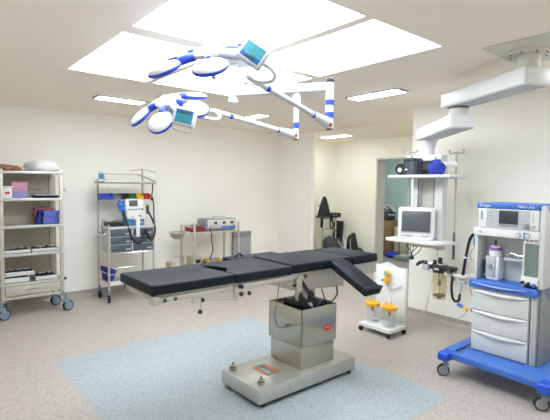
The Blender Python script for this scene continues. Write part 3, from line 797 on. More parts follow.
q = MB().m('rubber').tube([(4.16, 2.225, .82), (4.15, 2.228, .72), (4.15, 2.215, .62), (4.15, 2.185, .585), (4.15, 2.15, .60), (4.16, 2.145, .66)], .013, n=10)
q.build('breathing_hose', armo)
q = MB().m('rubber').tube([(4.03, 1.935, 1.285), (4.02, 1.965, 1.272), (4.02, 1.995, 1.225), (4.03, 2.022, 1.12), (4.05, 2.05, 1.0), (4.12, 2.10, .866)], lambda u: .0135 + .0025 * math.sin(u * 190), n=10, sub=24)
q.m('white').tube([(4.038, 2.036, 1.06), (4.041, 2.04, 1.04)], .017, n=10, sub=1)
q.build('corrugated_hose', t)
q = MB().m('grey').tube([(4.23, 1.95, 1.20), (4.22, 2.0, 1.15), (4.2, 2.06, 1.10), (4.2, 2.07, 1.02), (4.2, 2.0, .96), (4.2, 2.01, .88), (4.18, 2.06, .80), (4.17, 2.04, .70), (4.18, 2.0, .60), (4.2, 2.02, .52)], .003, n=6)
q.build('sensor_cable', t)
# absorber
AXX = 4.2; ay = 2.385
ab = MB().m('black'); ab.box(AXX - .055, AXX + .055, 2.22, 2.475, .862, .905, .012); ab.lathe([(.070, 0), (.075, .02), (.072, .06), (.05, .075)], (AXX, ay, .835), 24)
ab.m('chrome').lathe([(.055, 0), (.06, .012), (.05, .022), (1e-6, .024)], (AXX, ay - .02, .908), 22)
ab.m('black').cyl((AXX, ay, .92), (AXX, ay, .985), .022, n=14, bev=.004).cyl((AXX, ay + .06, .905), (AXX, ay + .06, .95), .018, n=14).cyl((AXX - .02, 2.26, .87), (AXX - .07, 2.26, .87), .024, n=16)
ab.m('chrome').cyl((AXX - .06, 2.255, .87), (AXX - .075, 2.255, .87), .017, n=16)
ab.m('chrome').cyl((AXX, 2.47, .905), (AXX, 2.56, .912), .018, n=12)
ab.m('grey_light').box(AXX - .075, AXX - .06, 2.36, 2.41, .865, .885)
abo = ab.build('absorber_head', t)
q = MB().m('black').tube([(AXX, 2.52, .912), (AXX - .01, 2.57, .918), (AXX - .02, 2.61, .905), (AXX - .02, 2.64, .875)], lambda u: .020 - .004 * u, n=10); q.build('handle', abo)
MB().m('grey_light').box(AXX - .025, AXX + .02, 2.51, 2.575, .835, .895, .005).build('flow_sensor', abo)
MB().m('glass_yellow').lathe([(.066, 0), (.066, .27)], (AXX, ay, .565), 28).build('canister', abo)
q = MB().m('black').cyl((AXX, ay, .59), (AXX, ay, .606), .058, n=24, bev=.003).cyl((AXX, ay, .56), (AXX, ay, .59), .02, n=14); q.m('chrome').cyl((AXX, ay, .60), (AXX, ay, .72), .008, n=10); q.m('black').cyl((AXX, ay, .70), (AXX, ay, .835), .016, n=12)
q.m('chrome').cyl((AXX - .03, ay - .03, .76), (AXX - .03, ay - .03, .835), .020, n=12)
q.build('canister_rod', abo)
MB().m('offwhite').box(4.18, 4.22, 2.22, 2.30, .845, .862).box(4.17, 4.23, 2.28, 2.32, .82, .87).build('absorber_link', t)
q = MB().m('paddle_blue').cyl((4.17, 2.17, .555), (4.17, 2.115, .54), .018, n=12, bev=.003).cyl((4.17, 2.035, .525), (4.18, 1.99, .535), .018, n=12, bev=.003); q.m('yellow').cyl((4.17, 2.115, .54), (4.17, 2.06, .525), .012, n=10).cyl((4.17, 2.08, .535), (4.17, 2.075, .50), .010, n=10)
q.m('grey').tube([(4.17, 2.075, .505), (4.17, 2.10, .46), (4.2, 2.15, .42), (4.25, 2.20, .40)], .003, n=6)
q.m('grey').tube([(4.18, 1.99, .535), (4.22, 1.96, .55), (4.26, 1.93, .58)], .005, n=6)
q.build('gas_connector', t)

# ------------------------------------------------------------------ suction unit
t = thing('suction_unit', 'white wheeled suction stand with two yellow-lidded jars behind the operating table', 'suction unit', (4.28, 3.12, 0))
b = MB().m('white').box(4.12, 4.45, 2.915, 3.36, .075, .10, .006)
b.box(4.12, 4.45, 2.915, 3.36, .06, .078, .004); b.build('tray', t)
n = 18; poly = []
y0, y1 = 2.925, 3.365
top = [(y1 - (y1 - y0) * k / n, .757 + .045 * math.exp(-((k / n - .42) / .22) ** 2) * 1.0) for k in range(n + 1)]
MB().m('white').prism([(y0, .10), (y1, .10)] + top, 4.425, 4.437, axis='x', bev=.003).build('back_panel', t)
for y in (2.925, 3.365): MB().m('offwhite').box(4.412, 4.45, y - .016, y + .016, .075, .765, .006).build('upright', t)
for x, y, a in ((4.15, 3.33, 2.8), (4.15, 2.95, 3.6), (4.42, 2.95, 4.4), (4.42, 3.33, 1.5)):
    caster(t, x, y, .062, .028, .03, 'black', 'black', a)
for yc in (3.255, 3.02):
    j = MB().m('glass').lathe([(1e-6, 0), (.068, .0), (.074, .006), (.078, .20), (.080, .205)], (4.25, yc, .10), 28); jo = j.build('jar', t)
    q = MB().m('yellow').lathe([(.087, 0), (.091, .012), (.088, .034), (.058, .048), (.03, .052), (1e-6, .053)], (4.25, yc, .300), 28)
    q.box(4.225, 4.275, yc - .098, yc - .06, .315, .340, .006).box(4.235, 4.265, yc + .06, yc + .10, .318, .338, .006)
    q.cyl((4.23, yc + .03, .345), (4.23, yc + .03, .372), .015, n=12).cyl((4.23, yc - .035, .345), (4.23, yc - .035, .366), .013, n=12)
    q.build('lid', jo)
    MB().m('orange').cyl((4.25, yc, .248), (4.25, yc, .300), .020, n=14).cyl((4.25, yc, .222), (4.25, yc, .248), .013, n=12).build('float_valve', jo)
    MB().m('glass').tube([(4.23, yc - .035, .366), (4.24, yc - .035, .42), (4.33, 3.12 + (yc - 3.13) * .3, .47), (4.39, 3.13, .52)], .006, n=8).build('suction_tube', t)
rg = MB().m('yellow').lathe([(1e-6, -.04), (.028, -.034), (.042, 0), (.028, .034), (1e-6, .04)], (4.375, 3.155, .600), 20, (1, 0, 0)).box(4.36, 4.425, 3.14, 3.17, .585, .615)
rg.cyl((4.375, 3.155, .63), (4.375, 3.155, .655), .02, n=14)
rgo = rg.build('vacuum_regulator', t)
q = MB().m('yellow_lime').cyl((4.345, 3.15, .683), (4.39, 3.15, .683), .036, n=22, bev=.004); q.m('green_grey').cyl((4.342, 3.15, .683), (4.346, 3.15, .683), .027, n=20); q.build('gauge', rgo)
q = MB().m('black').cyl((4.34, 3.195, .595), (4.36, 3.195, .595), .012, n=12); q.build('port', rgo)
q = MB().m('grey_light').cyl((4.375, 3.155, .52), (4.375, 3.155, .565), .012, n=12).tube([(4.38, 3.155, .53), (4.40, 3.10, .50), (4.41, 3.02, .53), (4.40, 2.97, .56)], .006, n=8); q.build('hose_connector', t)

# ------------------------------------------------------------------ ceiling supply pendant
MX = V((3.68, 1.424, 0)); JX = V((4.09, 2.19, 0)); CX = V((4.72, 2.87, 0))
t = thing('ceiling_pendant', 'white jointed ceiling pendant carrying two equipment shelves before the right wall', 'equipment pendant', (MX.x, MX.y, ZC))
p = MB().m('offwhite').box(3.34, 4.02, .98, 1.62, ZC - .012, ZC, .002); p.build('ceiling_plate', t)
p = MB().m('offwhite').cyl(MX + V((0, 0, ZC - .03)), MX + V((0, 0, ZC - .012)), .16, n=36, bev=.004); p.cyl(MX + V((0, 0, 2.60)), MX + V((0, 0, ZC - .03)), .085, n=30, bev=.003)
p.m('grey_dark')
for k in range(8): p.cyl(MX + V((.13 * math.cos(k * PI / 4), .13 * math.sin(k * PI / 4), ZC - .036)), MX + V((.13 * math.cos(k * PI / 4), .13 * math.sin(k * PI / 4), ZC - .03)), .007, n=8)
p.build('ceiling_mount', t)
def beam(a, b, z0, z1, hw, ea, eb):
    d = (b - a).normalized(); s = V((-d.y, d.x, 0)); L = (b - a).length
    m4 = Matrix((d, s, V((0, 0, 1)))).transposed().to_4x4(); m4.translation = V((a.x, a.y, 0))
    m = MB().m('white'); m.xf = m4
    m.box(-ea, L + eb, -hw, hw, z0, z1, .018, 3)
    m.m('grey_light').box(-ea + .03, L + eb - .03, -hw + .02, hw - .02, z0 - .003, z0 + .001)
    return m.build('beam_arm', t)
beam(MX, JX, 2.465, 2.605, .115, .105, .13)
p = MB().m('grey_dark').cyl(JX + V((0, 0, 2.448)), JX + V((0, 0, 2.465)), .092, n=30); p.m('offwhite').cyl(JX + V((0, 0, 2.38)), JX + V((0, 0, 2.448)), .085, n=30); p.build('swivel_joint', t)
beam(JX, CX, 2.25, 2.385, .115, .12, .14)
p = MB().m('white').lathe([(.10, 2.252), (.075, 2.19), (.062, 2.13), (.062, 2.06)], (CX.x, CX.y, 0), 28); p.box(CX.x - .07, CX.x + .07, CX.y - .20, CX.y + .17, 2.0, 2.07, .01); p.build('drop_tube', t)
p = MB().m('white')
p.box(CX.x - .05, CX.x + .07, 2.965, 3.035, .98, 2.01, .012); p.box(CX.x - .05, CX.x + .07, 2.655, 2.755, .98, 2.01, .012)
p.m('grey_dark').box(CX.x - .052, CX.x - .045, 2.757, 2.762, 1.16, 1.80).box(CX.x - .052, CX.x - .045, 2.955, 2.962, 1.16, 1.80)
p.m('offwhite').box(CX.x + .03, CX.x + .06, 2.75, 2.97, 1.0, 2.0)
p.build('column', t)
SX0, SX1 = 4.42, 4.80
def shelf(x0, x1, y0, y1, z):
    s = MB().m('white').box(x0, x1, y0, y1, z - .035, z, .012, 3)
    s.m('grey_light').box(x0 + .02, x1 - .02, y0 + .03, y1 - .03, z - .038, z - .034)
    return s.build('shelf', t)
shelf(4.42, 4.80, 2.43, 3.225, 1.838)
s_ = MB().m('white').prism([(4.42, 3.225), (4.40, 3.20), (4.40, 2.60), (4.44, 2.545), (4.56, 2.49), (4.80, 2.49), (4.80, 3.225)], 1.062, 1.100, axis='z', bev=.010)
s_.m('grey_light').box(4.44, 4.78, 2.60, 3.18, 1.0605, 1.063); s_.build('shelf', t)
MB().m('tan_pale').box(4.45, 4.62, 2.58, 2.93, 1.025, 1.062, .006).build('shelf_drawer', t)
iv = MB().m('steel_dull').cyl((4.70, 2.515, .93), (4.70, 2.515, 2.09), .011, n=12); iv.m('grey_dark').cyl((4.70, 2.515, .90), (4.70, 2.515, 1.20), .013, n=12)
iv.m('steel_dull').tube([(4.70, 2.60, 2.10), (4.70, 2.595, 2.075), (4.70, 2.56, 2.075), (4.70, 2.515, 2.088), (4.70, 2.47, 2.075), (4.70, 2.44, 2.075), (4.70, 2.435, 2.10)], .008, n=8)
iv.ball((4.70, 2.60, 2.105), .014).ball((4.70, 2.435, 2.105), .014)
ivo = iv.build('infusion_pole', t)
MB().m('white').box(4.68, 4.74, 2.50, 2.68, 1.93, 1.985, .008).build('pole_bracket', ivo)
iv = MB().m('grey_light').cyl((4.66, 3.085, .98), (4.66, 3.085, 2.11), .010, n=12); iv.m('white_cool').box(4.63, 4.69, 3.055, 3.115, 1.97, 2.07, .008)
iv.m('grey').tube([(4.66, 3.19, 2.135), (4.66, 3.16, 2.11), (4.66, 3.12, 2.105), (4.66, 3.085, 2.11), (4.66, 3.03, 2.105), (4.66, 2.99, 2.115), (4.66, 2.97, 2.135)], .007, n=8)
iv.build('infusion_pole', t)
cl = MB().m('black')
for k, (y, zz) in enumerate(((3.02, .95), (2.98, .90), (2.94, .88), (2.90, .93))):
    cl.tube([(4.55, y, 1.065), (4.54, y - .02, 1.0), (4.54, 2.95, zz), (4.53, 2.93, .90)], .0045, n=6)
cl.lump((4.53, 2.935, .885), (.028, .03, .03), .25, 20, 2.0); cl.tube([(4.53, 2.92, .90), (4.55, 2.86, .95), (4.56, 2.82, 1.02), (4.56, 2.80, 1.066)], .0045, n=6)
cl.build('hanging_leads', t)
MB().m('offwhite').tube([(4.72, 2.72, .99), (4.74, 2.74, .80), (4.80, 2.85, .45), (5.05, 3.05, .12), (5.17, 3.15, .09)], .005, n=6).build('power_cable', t)

mt = thing('patient_monitor', 'white patient monitor with a dark blank screen on the lower pendant shelf', 'monitor', (4.56, 2.885, 1.10))
MR = Matrix.Translation((4.54, 2.885, 0)) @ Matrix.Rotation(math.radians(24), 4, 'Z')
m = MB().m('white'); m.xf = MR
m.prism([(-.08, 1.105), (.06, 1.105), (.05, 1.46), (-.05, 1.475)], -.205, .205, axis='y', bev=.03, seg=4)
m.box(-.085, .05, -.18, .18, 1.10, 1.125, .008)
mo_ = m.build('casing', mt)
m4 = MR @ Matrix.Translation((-.0665, 0, 1.30)) @ Matrix.Rotation(math.atan(.03 / .37), 4, 'Y')
q = MB().m('grey_light'); q.xf = m4; q.box(-.006, .01, -.165, .165, -.120, .132, .004); q.build('bezel', mt)
q = MB().m('screen'); q.xf = m4; q.box(-.009, .004, -.155, .155, -.108, .124, .001); q.build('screen', mt)
q = MB().m('green'); q.xf = m4; q.box(-.008, .0, .13, .142, -.158, -.151); q.m('grey').box(-.008, 0, -.145, -.07, -.160, -.153).box(-.008, 0, .04, .11, -.160, -.151); q.build('indicator', mt)

b = MB().m('bag_dark'); b.prism([(2.855, 1.842), (3.025, 1.842), (3.03, 2.02), (3.015, 2.03), (2.87, 2.03), (2.85, 2.01)], 4.45, 4.58, axis='x', bev=.018, seg=3)
bt = thing('equipment_bag', 'square dark grey patterned bag on the upper pendant shelf', 'bag', (4.52, 2.94, 1.838))
bo_ = b.build('bag_body', bt)
MB().m('bag_black').box(4.446, 4.452, 2.865, 2.88, 1.85, 2.02).box(4.446, 4.452, 3.0, 3.015, 1.85, 2.02).box(4.444, 4.452, 2.865, 3.015, 1.995, 2.008).build('piping', bt)
MB().m('cloth_white').box(4.442, 4.451, 2.97, 3.0, 1.89, 1.907).build('patch', bt)
b = thing('probe_case', 'small black rounded case with a pale round end beside the patterned bag', 'case', (4.56, 3.0, 1.838))
q = MB().m('bag_black').box(4.60, 4.70, 2.76, 3.14, 1.840, 1.90, .018, 3); q.build('case_body', b)
q = MB().m('bag_black').lathe([(.06, 0), (.068, .02), (.068, .09), (.06, .11)], (4.50, 3.10, 1.908), 24, (1, .25, 0)); q.build('round_pouch', b)
q = MB().m('white_cool').lathe([(1e-6, -.004), (.024, -.002), (.030, .004)], (4.496, 3.108, 1.898), 22, (1, .25, 0)); q.build('round_cover', b)
b = thing('wrapped_bundle', 'blue cloth bundle tied at the top on the upper pendant shelf', 'bundle', (4.54, 2.655, 1.838))
q = MB().m('blue_cloth').lump((4.54, 2.655, 1.905), (.085, .098, .092), .16, 9, 5.0, 4, flat=1.839); q.build('cloth', b)
q = MB().m('blue_deep').lump((4.54, 2.66, 1.99), (.035, .05, .02), .3, 22, 2.0); q.cyl((4.54, 2.665, 1.98), (4.53, 2.67, 2.035), .006, n=8); q.build('knot', b)

# ------------------------------------------------------------------ steel storage rack at the left edge
RX0, RX1, RY0, RY1 = .88, 1.625, 6.28, 6.70
t = thing('storage_rack', 'tall steel wheeled storage rack against the left wall, cut by the left edge', 'rack', ((RX0 + RX1) / 2, (RY0 + RY1) / 2, 0))
for x, y, key in ((RX1 - .02, RY0 + .015, 'offwhite'), (RX0 + .045, RY0 + .015, 'offwhite')):
    MB().m('steel_dull').box(x - .022, x + .022, y - .014, y + .014, .20, 1.86, .004).build('post', t)
for x in (RX1 - .035, RX0 + .04):
    MB().m('rack_back').box(x - .04, x + .04, RY1 - .03, RY1, .20, 1.80, .004).build('post', t)
MB().m('rack_back').box(RX0 + .01, RX1 - .06, RY1 - .012, RY1 - .004, .42, 1.83).build('back_panel', t)
def rack_shelf(z, th=.032):
    s = MB().m('steel').box(RX0, RX1, RY0, RY1, z - .006, z); s.box(RX0, RX1, RY0 - .004, RY0 + .008, z - th, z + .002, .002); s.box(RX0, RX1, RY1 - .01, RY1, z - th, z + .03, .002)
    return s.build('shelf', t)
SH = [1.835, 1.495, 1.155, .805, .435]
for z in SH: rack_shelf(z)
for z in SH[1:4]:
    MB().m('chrome').tube([(RX0 + .05, RY1 - .03, z), (RX0 + .05, RY1 - .03, z + .10), (RX0 + .10, RY1 - .03, z + .11), (RX1 - .20, RY1 - .03, z + .11), (RX1 - .17, RY1 - .03, z + .10), (RX1 - .17, RY1 - .03, z)], .004, n=8).build('guard_rail', t)
MB().m('chrome').tube([(RX1 - .03, RY0 + .01, 1.835), (RX1 + .005, RY0 + .01, 1.87), (RX1 + .005, RY1 - .02, 1.90), (RX1 - .03, RY1 - .02, 1.90)], .005, n=8, sub=1).build('top_rail', t)
d = MB().m('steel_dull').box(RX0 + .07, RX1 - .045, RY0 - .006, RY1 - .04, .285, .40, .004); dd = d.build('drawer', t)
MB().m('grey_dark').box(1.19, 1.33, RY0 - .012, RY0 - .006, .345, .352).build('drawer_pull', dd)
MB().m('steel_dull').box(RX0, RX1, RY0, RY0 + .025, .235, .27, .003).box(RX0, RX1, RY1 - .025, RY1, .235, .27, .003).box(RX1 - .03, RX1, RY0, RY1, .235, .27, .003).box(RX0, RX0 + .03, RY0, RY1, .235, .27, .003).build('lower_frame', t)
MB().m('black').cyl((RX1, RY0 + .01, .43), (RX1 + .03, RY0 + .01, .43), .016, n=12).build('bumper', t)
hk = MB().m('chrome').tube([(RX1, RY0, 1.60), (RX1 + .02, RY0 - .01, 1.62), (RX1 + .03, RY0 - .01, 1.58)], .006, n=8)
hk.build('hook', t)
for x, y, a in ((RX1 + .01, RY0 - .02, .15), (RX1 - .05, RY1 - .06, .15), (RX0 + .02, RY0 - .02, .15), (RX0 + .04, RY1 - .06, .2)):
    caster(t, x, y, .235, .069, .040, 'wheel', 'wheel', a)
for x in (RX1 - .03, RX0): MB().m('grey').box(x, x + .055, RY0 - .05, RY0 + .02, .225, .245).build('caster_plate', t)

q = MB().m('cloth_white').lump((1.42, 6.45, 1.895), (.205, .15, .095), .14, 6, 1.0, 4, flat=1.837)
single(q, 'linen_bundle', 'white linen bundle heaped on the top of the steel storage rack', 'linen')
q = MB().m('cloth_pattern').lump((.99, 6.44, 1.868), (.175, .13, .048), .25, 9, 4.0, 4, flat=1.837)
single(q, 'folded_cloth', 'brown patterned cloth lying on the rack top beside the white linen', 'cloth')
u = thing('sharps_container', 'small white container with a red label on the second rack shelf', 'container', (1.0, 6.38, 1.497))
q = MB().m('white').prism([(.948, 6.33), (1.052, 6.33), (1.052, 6.43), (.948, 6.43)], 1.497, 1.625, axis='z', bev=.008); q.build('tub', u)
q = MB().m('offwhite').box(.940, 1.062, 6.322, 6.438, 1.625, 1.648, .008); q.build('lid', u)
q = MB().m('label_red').box(.975, 1.025, 6.327, 6.330, 1.55, 1.578); q.build('label', u)
def storage_box(x0, x1, y0, y1, z, h, key, lidkey, label, cat='box', grp='plastic boxes on the storage rack', nm='storage_box'):
    u = thing(nm, label, cat, ((x0 + x1) / 2, (y0 + y1) / 2, z), grp)
    q = MB().m(key); i = .008
    q.hexa([(x0 + i, y0 + i, z), (x1 - i, y0 + i, z), (x1 - i, y1 - i, z), (x0 + i, y1 - i, z)], [(x0, y0, z + h * .88), (x1, y0, z + h * .88), (x1, y1, z + h * .88), (x0, y1, z + h * .88)], .004)
    q.build('tub', u)
    MB().m(lidkey).box(x0 - .005, x1 + .005, y0 - .005, y1 + .005, z + h * .86, z + h, .006).build('lid', u)
    return u
storage_box(1.07, 1.25, 6.46, 6.62, 1.497, .075, 'violet_box', 'violet_box', 'violet plastic box under the pink box on the second rack shelf')
storage_box(1.07, 1.25, 6.46, 6.62, 1.572, .135, 'pink_box', 'salmon', 'pink plastic box with a salmon lid, topmost of its stack on the rack')
u = thing('instrument_tray', 'flat black tray with a pale blue liner on the second rack shelf', 'tray', (1.45, 6.44, 1.497))
MB().m('black').hexa([(1.32, 6.34, 1.497), (1.58, 6.34, 1.497), (1.58, 6.54, 1.497), (1.32, 6.54, 1.497)], [(1.30, 6.32, 1.53), (1.60, 6.32, 1.53), (1.60, 6.56, 1.53), (1.30, 6.56, 1.53)], .004).build('tray_body', u)
MB().m('blue_pale').box(1.32, 1.58, 6.34, 6.54, 1.529, 1.536, .002).build('liner', u)
storage_box(1.40, 1.60, 6.36, 6.52, 1.157, .085, 'blue_box', 'blue_box', 'blue plastic box under another blue box on the third rack shelf')
storage_box(1.41, 1.60, 6.36, 6.52, 1.242, .085, 'blue_box', 'blue_box', 'blue plastic box on top of another blue box on the third rack shelf')
storage_box(1.35, 1.58, 6.545, 6.655, 1.157, .20, 'rose', 'rose', 'rose coloured box standing behind the blue boxes on the third rack shelf')
u = thing('divider_panel', 'dark blue upright box leaning left of the two blue boxes', 'box', (1.365, 6.45, 1.157))
q = MB().m('blue_deep'); q.hexa([(1.335, 6.40, 1.157), (1.392, 6.40, 1.157), (1.392, 6.53, 1.157), (1.335, 6.53, 1.157)], [(1.365, 6.40, 1.33), (1.398, 6.40, 1.33), (1.398, 6.53, 1.33), (1.365, 6.53, 1.33)], .004); q.build('box_body', u)
def steel_tray(x0, x1, y0, y1, z, label, h=.045, seed=1, grp='instrument trays on the lower rack shelves'):
    u = thing('instrument_tray', label, 'tray', ((x0 + x1) / 2, (y0 + y1) / 2, z), grp)
    q = MB().m('white_cool'); w = .006
    q.box(x0, x1, y0, y1, z, z + .006); q.box(x0, x1, y0, y0 + w, z, z + h, .002); q.box(x0, x1, y1 - w, y1, z, z + h, .002); q.box(x0, x0 + w, y0, y1, z, z + h, .002); q.box(x1 - w, x1, y0, y1, z, z + h, .002)
    q.build('tray_body', u)
    rr = random.Random(seed)
    k = MB().m('black').box(x0 + w, x1 - w, y0 + w, y1 - w, z + .006, z + h * .8)
    k.build('dark_mat', u)
    for i in range(4):
        x = x0 + .04 + (x1 - x0 - .08) * i / 3; yy = (y0 + y1) / 2 + rr.uniform(-.04, .04)
        k = MB().m(rr.choice(['grey_dark', 'chrome', 'black'])).tube([(x - .03, yy - .06, z + h * .8 + .008), (x, yy, z + h + .012), (x + .03, yy + .05, z + h * .8 + .008)], .010, n=8)
        k.build('instrument', u)
steel_tray(.91, 1.245, 6.33, 6.60, .807, 'shallow tray of dark instruments at left on the fourth rack shelf', .04, 1)
steel_tray(1.262, 1.58, 6.33, 6.60, .807, 'shallow tray of dark instruments at right on the fourth rack shelf', .04, 2)
steel_tray(.95, 1.225, 6.33, 6.60, .437, 'white tray at the bottom left of the lowest rack shelf, under another tray', .06, 3)
steel_tray(.96, 1.285, 6.34, 6.58, .515, 'white tray stacked on another tray on the lowest rack shelf', .055, 4)
steel_tray(1.30, 1.56, 6.33, 6.60, .437, 'white tray at the right of the lowest rack shelf', .05, 5)

# ------------------------------------------------------------------ emergency cart
KX0, KX1, KY0, KY1 = 2.205, 2.905, 6.275, 6.69
t = thing('emergency_cart', 'tall steel emergency cart with six grey drawers against the left wall', 'cart', ((KX0 + KX1) / 2, (KY0 + KY1) / 2, 0))
for x, y, z1 in ((KX0 + .015, KY0 + .015, 1.115), (KX1 - .015, KY0 + .015, 1.10), (KX0 + .0, KY1 - .015, 1.76), (KX1 - .02, KY1 - .015, 1.93)):
    MB().m('steel_dull').cyl((x, y, .15), (x, y, z1), .0145, n=14).build('post', t)
cb = MB().m('white_cool').box(KX0 + .035, KX1 - .025, KY0 + .02, KY1 - .035, .705, 1.055, .006); cbo = cb.build('cabinet', t)
MB().m('offwhite').box(KX0, KX1, KY0 - .005, KY1, 1.055, 1.075, .004).build('worktop', t)
for r_ in range(3):
    for c_ in range(2):
        x0 = KX0 + .045 + c_ * .325; z0 = .722 + r_ * .111
        d = MB().m('drawer_grey').box(x0, x0 + .30, KY0 + .002, KY0 + .024, z0, z0 + .096, .005); do = d.build('drawer', t)
        MB().m('grey_light').box(x0 + .21, x0 + .28, KY0 - .004, KY0 + .003, z0 + .02, z0 + .042, .002).build('label_holder', do)
ls = MB().m('steel_dull').box(KX0 + .02, KX1 - .02, KY0 + .02, KY1 - .02, .27, .29, .003); ls.m('white').box(KX0 + .02, KX1 - .02, KY0 + .015, KY0 + .03, .255, .30); ls.build('lower_shelf', t)
q = MB().m('chrome').tube([(KX0, KY0 + .03, .42), (KX0, KY1 - .03, .42)], .006, n=8, sub=1).tube([(KX0 + .015, KY1 - .02, .42), (KX1 - .015, KY1 - .02, .42)], .006, n=8, sub=1).tube([(KX0 + .02, KY0 + .01, .70), (KX1 - .02, KY0 + .01, .70)], .008, n=8, sub=1); q.build('guard_rail', t)
q = MB().m('chrome').tube([(KX0 - .02, KY0 + .15, 1.02), (KX0 - .10, KY0 + .12, .985), (KX0 - .10, KY0 - .06, .985), (KX0 + .0, KY0 - .04, 1.03)], .009, n=10); q.build('push_handle', t)
ts = MB().m('steel').box(KX0 - .045, KX1 + .03, KY1 - .40, KY1, 1.705, 1.712); ts.box(KX0 - .045, KX1 + .03, KY1 - .40, KY1 - .39, 1.695, 1.735, .003).box(KX0 - .045, KX0 - .035, KY1 - .40, KY1, 1.695, 1.735, .003).box(KX1 + .02, KX1 + .03, KY1 - .40, KY1, 1.695, 1.735, .003)
ts.build('top_shelf', t)
q = MB().m('steel').tube([(KX0 - .03, KY1 - .38, 1.735), (KX0 + .04, KY1 - .16, 1.83), (KX0 + .05, KY1 - .02, 1.84), (KX1 - .10, KY1 - .02, 1.84), (KX1 - .02, KY1 - .16, 1.79), (KX1 + .02, KY1 - .38, 1.735)], .011, n=8, sub=1); q.build('top_guard', t)
MB().m('defib_blue').box(KX0 + .0, KX0 + .06, KY1 - .10, KY1 - .04, 1.76, 1.84, .006).m('white').box(KX0 + .0, KX0 + .06, KY1 - .10, KY1 - .04, 1.84, 1.87, .006).build('dispenser', t)
MB().m('grey_dark').box(KX0, KX1 + .04, KY1 - .055, KY1 - .045, 1.47, 1.53, .002).build('bin_rail', t)
q = MB().m('steel_dull').tube([(2.69, 6.66, 1.905), (2.71, 6.66, 1.89), (2.78, 6.66, 1.905), (2.88, 6.66, 1.915), (2.98, 6.66, 1.905), (3.06, 6.66, 1.88), (3.10, 6.66, 1.895)], .007, n=8); q.build('infusion_hooks', t)
for x, y, a in ((KX0 + .015, KY0 + .015, 1.2), (KX1 - .02, KY0 + .015, .3), (KX0 + .01, KY1 - .02, 1.0), (KX1 - .03, KY1 - .02, .2)):
    caster(t, x, y, .19, .058, .034, 'grey_dark', 'wheel', a)
def picking_bin(x0, w, key, colour):
    u = thing('parts_bin', colour, 'bin', (x0 + w / 2, KY1 - .12, 1.46), 'coloured bins on the emergency cart')
    y1, y0 = KY1 - .056, KY1 - .17
    q = MB().m(key); a = .004
    q.box(x0, x0 + w, y0, y1, 1.46, 1.466)
    q.prism([(y0, 1.466), (y1, 1.466), (y1, 1.55), (y0 + .05, 1.55), (y0, 1.51)], x0, x0 + a, axis='x'); q.prism([(y0, 1.466), (y1, 1.466), (y1, 1.55), (y0 + .05, 1.55), (y0, 1.51)], x0 + w - a, x0 + w, axis='x')
    q.box(x0, x0 + w, y1 - a, y1, 1.466, 1.55); q.box(x0, x0 + w, y0, y0 + a, 1.466, 1.512)
    q.build('bin_body', u)
bx = KX0 - .02
for key, w, lb in (('bin_blue', .19, 'blue plastic bin at the left end of the bin row on the emergency cart'), ('bin_grey', .118, 'grey plastic bin between the blue and black bins on the cart'), ('black', .118, 'black plastic bin between the grey and green bins on the cart'), ('green', .118, 'green plastic bin between the black and yellow bins on the cart'), ('bin_yellow', .113, 'yellow plastic bin between the green and red bins on the cart'), ('red', .118, 'red plastic bin at the right end of the bin row on the cart')):
    picking_bin(bx, w - .004, key, lb); bx += w
u = thing('defibrillator', 'white and blue defibrillator with a small grey screen standing on the emergency cart', 'defibrillator', (2.66, 6.47, 1.075))
tl = Matrix.Translation((2.66, 6.42, 1.075)) @ Matrix.Rotation(math.radians(-9), 4, 'X')
q = MB().m('defib_blue'); q.xf = tl; q.box(-.15, .155, .01, .12, .0, .385, .02, 3); q.build('rear_shell', u)
q = MB().m('white'); q.xf = tl
q.prism([(-.125, .10), (.145, .085), (.150, .37), (.12, .395), (-.125, .40), (-.145, .37)], -.03, .02, axis='y', bev=.012, seg=3); q.build('front_panel', u)
q = MB().m('screen'); q.xf = tl; q.box(-.085, .045, -.034, -.028, .285, .375, .001); q.build('screen', u)
q = MB().m('grey'); q.xf = tl
for i in range(4): q.box(-.105 + i * .038, -.078 + i * .038, -.034, -.029, .225, .25, .002)
q.m('orange').box(.055, .082, -.034, -.029, .225, .252, .002); q.m('green').box(.095, .125, -.034, -.029, .225, .252, .002); q.m('grey').box(-.07, -.02, -.033, -.029, .12, .135).box(.04, .09, -.033, -.029, .13, .15)
q.build('buttons', u)
q = MB().m('white').box(2.595, 2.65, 6.222, 6.25, .925, 1.19, .010).box(2.60, 2.645, 6.24, 6.40, 1.155, 1.185, .008); q.build('hand_grip', u)
q = MB().m('chrome'); q.xf = tl; q.cyl((.045, -.03, .05), (.045, -.04, .05), .022, n=16).box(.03, .10, -.034, -.025, .035, .065); q.build('connector', u)
q = MB().m('paddle_blue').box(2.40, 2.475, 6.38, 6.46, 1.36, 1.42, .015, 3).box(2.405, 2.44, 6.37, 6.43, 1.42, 1.46, .012).box(2.43, 2.50, 6.40, 6.47, 1.29, 1.37, .015, 3); q.build('paddle', u)
q = MB().m('black').tube([(2.455, 6.38, 1.30), (2.475, 6.33, 1.20), (2.505, 6.28, 1.05), (2.55, 6.25, .90), (2.61, 6.245, .84), (2.68, 6.245, .85), (2.72, 6.25, .95), (2.75, 6.25, 1.03), (2.78, 6.25, .95), (2.82, 6.25, .87), (2.87, 6.255, .90), (2.90, 6.26, 1.02), (2.89, 6.32, 1.15), (2.85, 6.38, 1.28), (2.84, 6.40, 1.36)], .015, n=10, sub=5); q.build('cord', u)
MB().m('grey_dark').box(2.835, 2.865, 6.38, 6.44, 1.24, 1.38, .010).build('cable_clip', u)
u = thing('stethoscope', 'dark stethoscope hanging from the hook at the right of the emergency cart', 'stethoscope', (3.03, 6.62, 1.08))
